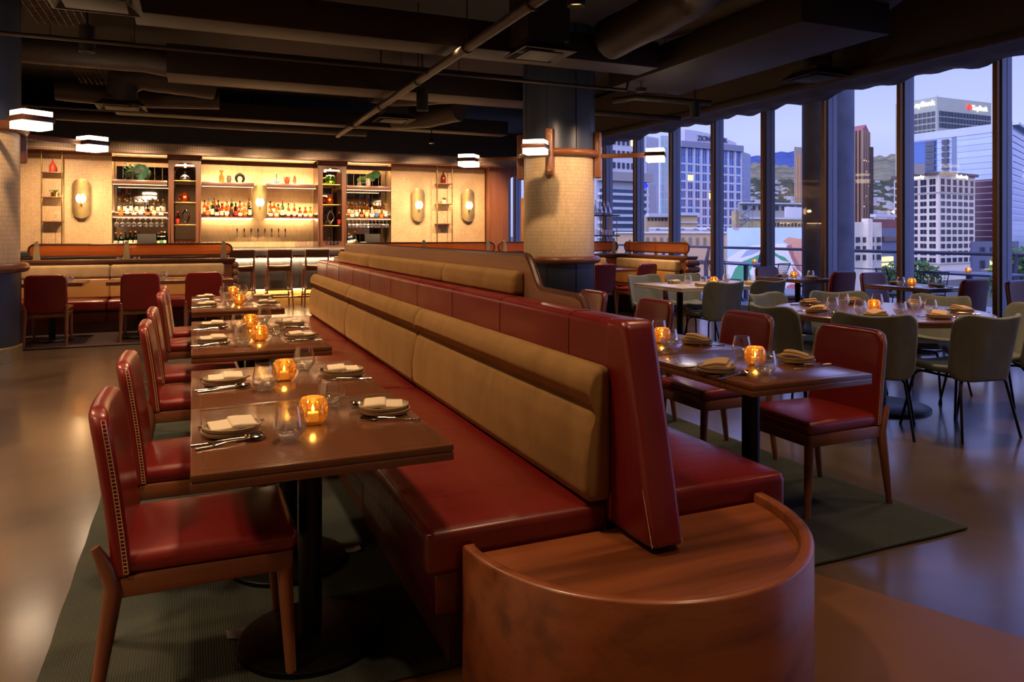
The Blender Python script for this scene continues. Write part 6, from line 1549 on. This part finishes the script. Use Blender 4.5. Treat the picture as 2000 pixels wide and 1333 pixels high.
# --- mid distance roofs
CRM = plain('cream_render', rgb(176, 158, 134), .85, var=.06, scale=.3); WRF = plain('white_roof', rgb(170, 180, 204), .7, var=.05); BRK = plain('yellow_brick', rgb(166, 154, 120), .85, var=.15, scale=1.5)
b1 = building('cream low building with a white flat roof and row of windows', (1255, 232), (1262, 226), (1322, 232), W(1262, 226, y=424).z, CRM)
slabpart(b1, 'R', W(1262, 226, y=424).z, W(1262, 226, y=417).z, 1.2, 'roof_edge', WRF); facade(b1, 'R', W(1262, 226, y=432).z, W(1262, 226, y=425).z, 8, 1, .5, .8, DWIN, .02, .9); finish(b1)
b1b = building('blank cream building with a white band beneath the gridded bank building', (1305, 225), (1308, 222), (1362, 226), W(1308, 222, y=421).z, CRM)
slabpart(b1b, 'R', W(1308, 222, y=421).z, W(1308, 222, y=415).z, 1.2, 'roof_edge', WRF); slabpart(b1b, 'R', W(1308, 222, y=436).z, W(1308, 222, y=434).z, .6, 'white_band', WRF)
b2 = building('long beige wall building with rooftop pipes left of the mural', (1200, 128), (1202, 125), (1424, 118), W(1300, 121, y=456).z, plain('beige_wall', rgb(160, 138, 122), .85, var=.06, scale=.3))
slabpart(b2, 'R', W(1300, 121, y=456).z, W(1300, 121, y=453).z, .5, 'roof_edge', WRF)
facade(b2, 'R', W(1300, 121, y=482).z, W(1300, 121, y=461).z, 12, 1, .35, .7, DWIN, .2, .95, mull=1); finish(b2)
for k in range(6): slabpart(b2, 'R', W(1300, 121, y=450 - k % 2).z, W(1300, 121, y=446.5).z, -3.0 - k * .3, 'rooftop_unit', plain('roof_unit_%d' % k, rgb(130 + 6 * k, 134 + 6 * k, 150 + 6 * k), .6), .30 + .11 * k, .37 + .11 * k)
hv = thing('rooftop_pipes', 'long run of pale rooftop pipes on the beige building', 'pipe', (0, 0, 0)); A = W(1268, 128, y=447); Bq = W(1415, 123, y=447)
MB().tube([A, Bq], .22, 8).build('pipe_run', WRF, hv); MB().tube([A - Vector((0, 0, .5)), Bq - Vector((0, 0, .5))], .15, 8).build('pipe_run', WRF, hv)
b3 = building('yellow brick building with a fire escape above the mural', (1441, 142), (1443, 140), (1572, 146), W(1450, 140, y=424).z, BRK)
slabpart(b3, 'R', W(1450, 140, y=424).z - .4, W(1450, 140, y=424).z, .5, 'coping', WRF); facade(b3, 'R', W(1450, 140, y=443).z, W(1450, 140, y=434).z, 9, 1, .3, .8, DWIN, .5, .98, mull=1); finish(b3)
ch = building('tall yellow brick chimney block left of the fire escape', (1429, 134), (1437, 132), (1444, 135), W(1437, 132, y=411).z, BRK, name='chimney', cat='chimney')
fe = thing('fire_escape', 'blue-grey metal fire escape stair beside the yellow chimney', 'staircase', (0, 0, 0)); mb = MB(); FEM = plain('fire_escape_metal', rgb(84, 104, 134), .5, .3)
zz = [(1446, 443), (1463, 430), (1447, 424), (1463, 412), (1470, 404)]
for (a, b_), (c_, d_) in zip(zz[:-1], zz[1:]):
    for o2 in (0, 3): mb.tube([W(a, 136, y=b_ - o2), W(c_, 136, y=d_ - o2)], .10, 5)
for x_ in (1447, 1463, 1469): mb.tube([W(x_, 136, z=GZ), W(x_, 136, y=402)], .06, 5)
mb.build('stair_flights', FEM, fe)
b4 = building('grey rooftop penthouse with dark windows behind the yellow brick building', (1440, 172), (1443, 170), (1600, 178), W(1450, 170, y=398).z, plain('penthouse_side', rgb(150, 152, 160), .8))
slabpart(b4, 'R', W(1450, 170, y=398).z, W(1450, 170, y=395.5).z, 1.4, 'roof_edge', WRF); facade(b4, 'R', W(1450, 170, y=411).z, W(1450, 170, y=400).z, 10, 1, .5, .8, DWIN, .02, .98); finish(b4)
b5 = building('small white rooftop block right of the fire escape', (1532, 150), (1536, 148), (1580, 153), W(1536, 148, y=404).z, plain('white_paint', rgb(206, 212, 226), .8))
# --- mural building
MD = 92
mu_ = building('building with a pale blue painted mural wall', (1419, 95), (1421, MD), (1660, 92), W(1421, MD, y=445).z, plain('mural_ground', rgb(164, 190, 224), .85, var=.06, scale=.3))
def mural(name, c, P, k=0):
    a, b_ = mu_['m'], mu_['b']; dd = b_ - a; nr = Vector((dd.y, -dd.x, 0)).normalized(); nr = nr if nr.dot(-a) > 0 else -nr; vs = []
    for x_, y_ in P:
        u = (x_ - 1000) / FPX; r = Vector((sin(YAW) + u * cos(YAW), cos(YAW) - u * sin(YAW), 0)); t_ = (a + nr * (.03 + .012 * k)).dot(nr) / r.dot(nr); p = r * t_
        vs.append((p.x - mu_['org'].x, p.y - mu_['org'].y, CAM_H + (458 - y_) * t_ / FPX))
    mb = MB(); mb.add(vs, [tuple(range(len(vs)))]); v2 = [(v[0] - nr.x * .06, v[1] - nr.y * .06, v[2]) for v in vs]; mb.add(v2, [tuple(reversed(range(len(vs))))])
    mb.add(vs + v2, [(i, (i + 1) % len(vs), len(vs) + (i + 1) % len(vs), len(vs) + i) for i in range(len(vs))])
    mb.build('mural_patch', plain('mural_' + name, c, .85, var=.05), mu_['t'], smooth=False, label=name.replace('_', ' ') + ' mural shape')
mural('off_white', rgb(206, 206, 214), [(1421, 505), (1445, 490), (1470, 480), (1500, 478), (1530, 476), (1545, 480), (1580, 520), (1600, 620), (1421, 620)])
mural('light_blue', rgb(140, 160, 200), [(1446, 504), (1458, 490), (1478, 484), (1496, 479), (1487, 490), (1468, 498)], 1)
mural('green', rgb(66, 146, 116), [(1420, 560), (1436, 525), (1448, 512), (1466, 505), (1484, 497), (1508, 490), (1520, 498), (1533, 503), (1542, 512), (1528, 509), (1514, 500), (1500, 502), (1484, 510), (1470, 520), (1464, 530), (1467, 545), (1468, 600), (1420, 600)], 2)
mural('terracotta', rgb(188, 140, 128), [(1530, 471), (1540, 463), (1556, 466), (1580, 468), (1590, 560), (1570, 545), (1556, 510), (1550, 490), (1544, 480)], 3)
mural('brown', rgb(150, 104, 110), [(1536, 480), (1546, 478), (1552, 500), (1562, 520), (1566, 532), (1556, 526), (1546, 505)], 4)
mural('crimson', rgb(170, 96, 116), [(1548, 520), (1562, 536), (1568, 600), (1552, 600), (1536, 560), (1545, 555), (1556, 556)], 5)
mural('lilac', rgb(176, 130, 170), [(1431, 445), (1444, 445), (1443, 448), (1436, 449)], 6)
# --- old white building and neighbours right of the pillar
ow = building('old white painted building just right of the outdoor pillar', (1630, 82), (1634, 80), (1722, 84), W(1690, 82, y=434).z, plain('old_white', rgb(176, 174, 176), .85, var=.12, scale=.6))
facade(ow, 'R', W(1690, 82, y=512).z, W(1690, 82, y=460).z, 4, 3, .25, .6, DWIN, .35, .98); finish(ow)
slabpart(ow, 'R', GZ, W(1690, 82, y=427).z, .6, 'chimney_breast', plain('old_white2', rgb(190, 186, 186), .85, var=.1), .58, .68)
bg_ = building('blue-grey modern building with lit shop windows, left of the white stone tower', (1716, 128), (1718, 126), (1760, 134), W(1730, 128, y=446).z, plain('bluegrey', rgb(92, 104, 140), .6))
facade(bg_, 'R', W(1730, 128, y=525).z, W(1730, 128, y=500).z, 4, 2, .7, .7, LWIN, .05, .55, mull=1); slabpart(bg_, 'R', W(1730, 128, y=472).z, W(1730, 128, y=462).z, .4, 'louvre_band', MWIN, .1, .9); finish(bg_)
br_ = building('low maroon roofed building under the hills', (1695, 210), (1700, 206), (1760, 214), W(1700, 206, y=428).z, plain('maroon_roof', rgb(110, 66, 76), .8)); slabpart(br_, 'R', W(1700, 206, y=424).z, W(1700, 206, y=418).z, -2, 'white_roof_unit', WRF, .2, .95)
gb = building('low grey building right of the white stone tower', (1895, 300), (1899, 296), (1990, 305), W(1930, 298, y=472).z, plain('lowgrey', rgb(84, 92, 124), .7)); facade(gb, 'R', W(1930, 298, y=530).z, W(1930, 298, y=478).z, 4, 2, .45, .6, DWIN, .1, .95, lit={(1, 0)}); finish(gb)
# --- brown tower and tan tower
BRN = plain('brown_glass', rgb(62, 40, 34), .2, .3, var=.3, scale=.1); BFIN = plain('brown_fin', rgb(150, 122, 110), .6)
D = 640; zt = W(1684, D, y=254).z
bt = building('brown tower with a small gable beside the outdoor pillar', (1630, 668), (1684, D), (1698, 655), zt, BRN)
for k in range(9): slabpart(bt, 'L', GZ, zt, .8, 'fin', BFIN, max(0, k / 8 - .02), min(1, k / 8 + .02))
for k in range(4): slabpart(bt, 'R', GZ, zt, .8, 'fin', BFIN, max(0, k / 3 - .07), min(1, k / 3 + .07))
a, m_, b_ = bt['a'], bt['m'], bt['b']; og2 = bt['org']; mid = (m_ + b_) / 2; k_ = a - m_
MB().add([(m_.x - og2.x, m_.y - og2.y, zt), (b_.x - og2.x, b_.y - og2.y, zt), (mid.x - og2.x, mid.y - og2.y, W(1690, D, y=241).z)] + [(p.x + k_.x - og2.x, p.y + k_.y - og2.y, z) for p, z in ((m_, zt), (b_, zt), (mid, W(1690, D, y=241).z))],
         [(0, 1, 2), (3, 5, 4), (0, 3, 4, 1), (1, 4, 5, 2), (2, 5, 3, 0)]).build('gable_roof', plain('red_roof', rgb(150, 92, 100), .7), bt['t'], smooth=False)
bw_ = building('lower wing of the brown tower', (1697, 626), (1699, 622), (1706, 624), W(1700, 622, y=287).z, BRN)
facade(bt, 'R', GZ + 40, zt - 6, 3, 22, .4, .22, DWIN, .05, .95, lit={(1, 12), (1, 15), (2, 15), (0, 15), (2, 8), (1, 5), (0, 2)}, mull=0); finish(bt)
tt = building('tan tower with gold vertical stripes left of the outdoor pillar', (1551, 620), (1553, 616), (1600, 630), W(1553, 616, y=287).z, plain('tan_stone', rgb(150, 142, 140), .7))
TG = plain('bronze_glass', rgb(214, 160, 110), .2, .5)  # gold base colour for the vertical strips
for k in range(9): slabpart(tt, 'R', GZ, W(1553, 616, y=302).z, .4, 'glass_strip', TG, k / 9 + .02, k / 9 + .07)
# --- trees at street level
def tree(px_, d, y, r, lab):
    p = W(px_, d, y=y); t = thing('street_tree', lab, 'tree', (p.x, p.y, GZ)); hh = p.z - GZ
    MB().cyl((0, 0, 0), (0, 0, hh), .25, .12, 8).build('trunk', plain('bark', rgb(70, 56, 46), .9) if 'bark' not in bpy.data.materials else bpy.data.materials['bark'], t)
    mb = MB()
    for i in range(500):
        v_ = Vector((random.gauss(0, 1), random.gauss(0, 1), random.gauss(0, 1))).normalized() * r * random.uniform(.55, 1.05); u = Vector((random.uniform(-1, 1), random.uniform(-1, 1), random.uniform(-1, 1))).normalized() * r * .14; w_ = u.orthogonal() * .8; c = v_ + Vector((0, 0, hh - r * .3))
        mb.add([c - u, c + w_, c + u, c - w_], [(0, 1, 2, 3)])
    mb.build('crown', LEAF, t, smooth=False)
tree(1798, 130, 532, 3.2, 'green street tree below the white stone tower'); tree(1990, 120, 520, 4.2, 'green street tree at the right edge below the railing'); tree(1738, 110, 540, 2.6, 'green street tree by the lit shop windows'); tree(1975, 160, 535, 5.0, 'green street tree at the right edge, farther back')
# --- hills
def hillc(name, c1, c2, c3, sc_):
    m, nt, b = base(name); v = coords(nt, rnd=False); nt.links.new(ramp(nt, noise(nt, v, sc_, 6, .65), [(0.32, c1), (.5, c2), (.68, c3)]), b.inputs['Base Color']); b.inputs['Roughness'].default_value = 1; b.inputs['Specular IOR Level'].default_value = 0; return m
H1 = hillc('hill_scrub', rgb(92, 98, 92), rgb(126, 124, 108), rgb(150, 142, 118), .004); H2 = hillc('hill_haze_blue', rgb(66, 82, 140), rgb(74, 92, 152), rgb(90, 104, 156), .002); H3 = hillc('slope_trees', rgb(50, 64, 60), rgb(70, 80, 70), rgb(110, 92, 70), .03)  # far ridge: bluish distance haze put into its base colours
def terrain(name, mat_, prof, x0, x1, nx, amp, fr, lab):
    def fn(u, v):
        px_ = x0 + (x1 - x0) * u; k = v * (len(prof) - 1); i = min(len(prof) - 2, int(k)); t_ = k - i
        d = prof[i][0] * (1 - t_) + prof[i + 1][0] * t_; y = prof[i][1](px_) * (1 - t_) + prof[i + 1][1](px_) * t_
        y += amp * (v ** .7) * (sin(px_ * fr + v * 5) * .6 + sin(px_ * fr * 2.3 + v * 9 + 1) * .4 + .4 * sin(px_ * fr * 5.1 + v * 17)); return tuple(W(px_, d, y=y))
    struct(MB().grid(fn, nx, 24).build(name, mat_), lab)
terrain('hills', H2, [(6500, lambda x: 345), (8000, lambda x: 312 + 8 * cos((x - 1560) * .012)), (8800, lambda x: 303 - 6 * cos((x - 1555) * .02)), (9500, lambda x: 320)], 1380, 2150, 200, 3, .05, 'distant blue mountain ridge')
terrain('hills', H1, [(1700, lambda x: 400), (2800, lambda x: 350), (3600, lambda x: 330 - 14 * math.exp(-((x - 1750) / 60) ** 2)), (4200, lambda x: 322 - 24 * math.exp(-((x - 1760) / 70) ** 2)), (4800, lambda x: 335)], 1380, 2150, 240, 5, .06, 'dry scrub hillside above the city')
terrain('hill_slope', H3, [(700, lambda x: 452), (1100, lambda x: 415), (1700, lambda x: 382), (2300, lambda x: 352), (2500, lambda x: 356)], 1380, 2150, 240, 4, .09, 'tree covered lower slope')
hs = MB()
for i in range(420):
    v_ = random.random(); d = 800 + 1500 * v_; y = 440 - 84 * v_ ** .8 - random.random() * 4; p = W(random.uniform(1460, 2050), d, y=y); s_ = random.uniform(3, 7)
    hs.box(p.x - s_, p.x + s_, p.y - s_, p.y + s_, p.z - 12, p.z + random.uniform(2, 5))
tag(hs.build('hillside_houses', plain('house_white', rgb(150, 156, 172), .8, var=.2, scale=.01), smooth=False), 'scattered pale houses on the tree covered slope', 'houses', kind='stuff')
# tiny glowing surfaces are seen and reflected but not sampled as lamps, which keeps the render clean
for m in bpy.data.materials:
    if m.name.split('.')[0] in ('flame', 'wax', 'pin_light', 'lens', 'lit_window', 'sign_cream', 'sign_red', 'sign_white', 'blue_sign'):
        m.cycles.emission_sampling = 'NONE'
for m in bpy.data.materials:
    if m.name in ('lamp_glow', 'led_strip', 'led_strip_hidden'): m.cycles.emission_sampling = 'FRONT'
    if m.name == 'sconce_glow': m.cycles.emission_sampling = 'NONE'
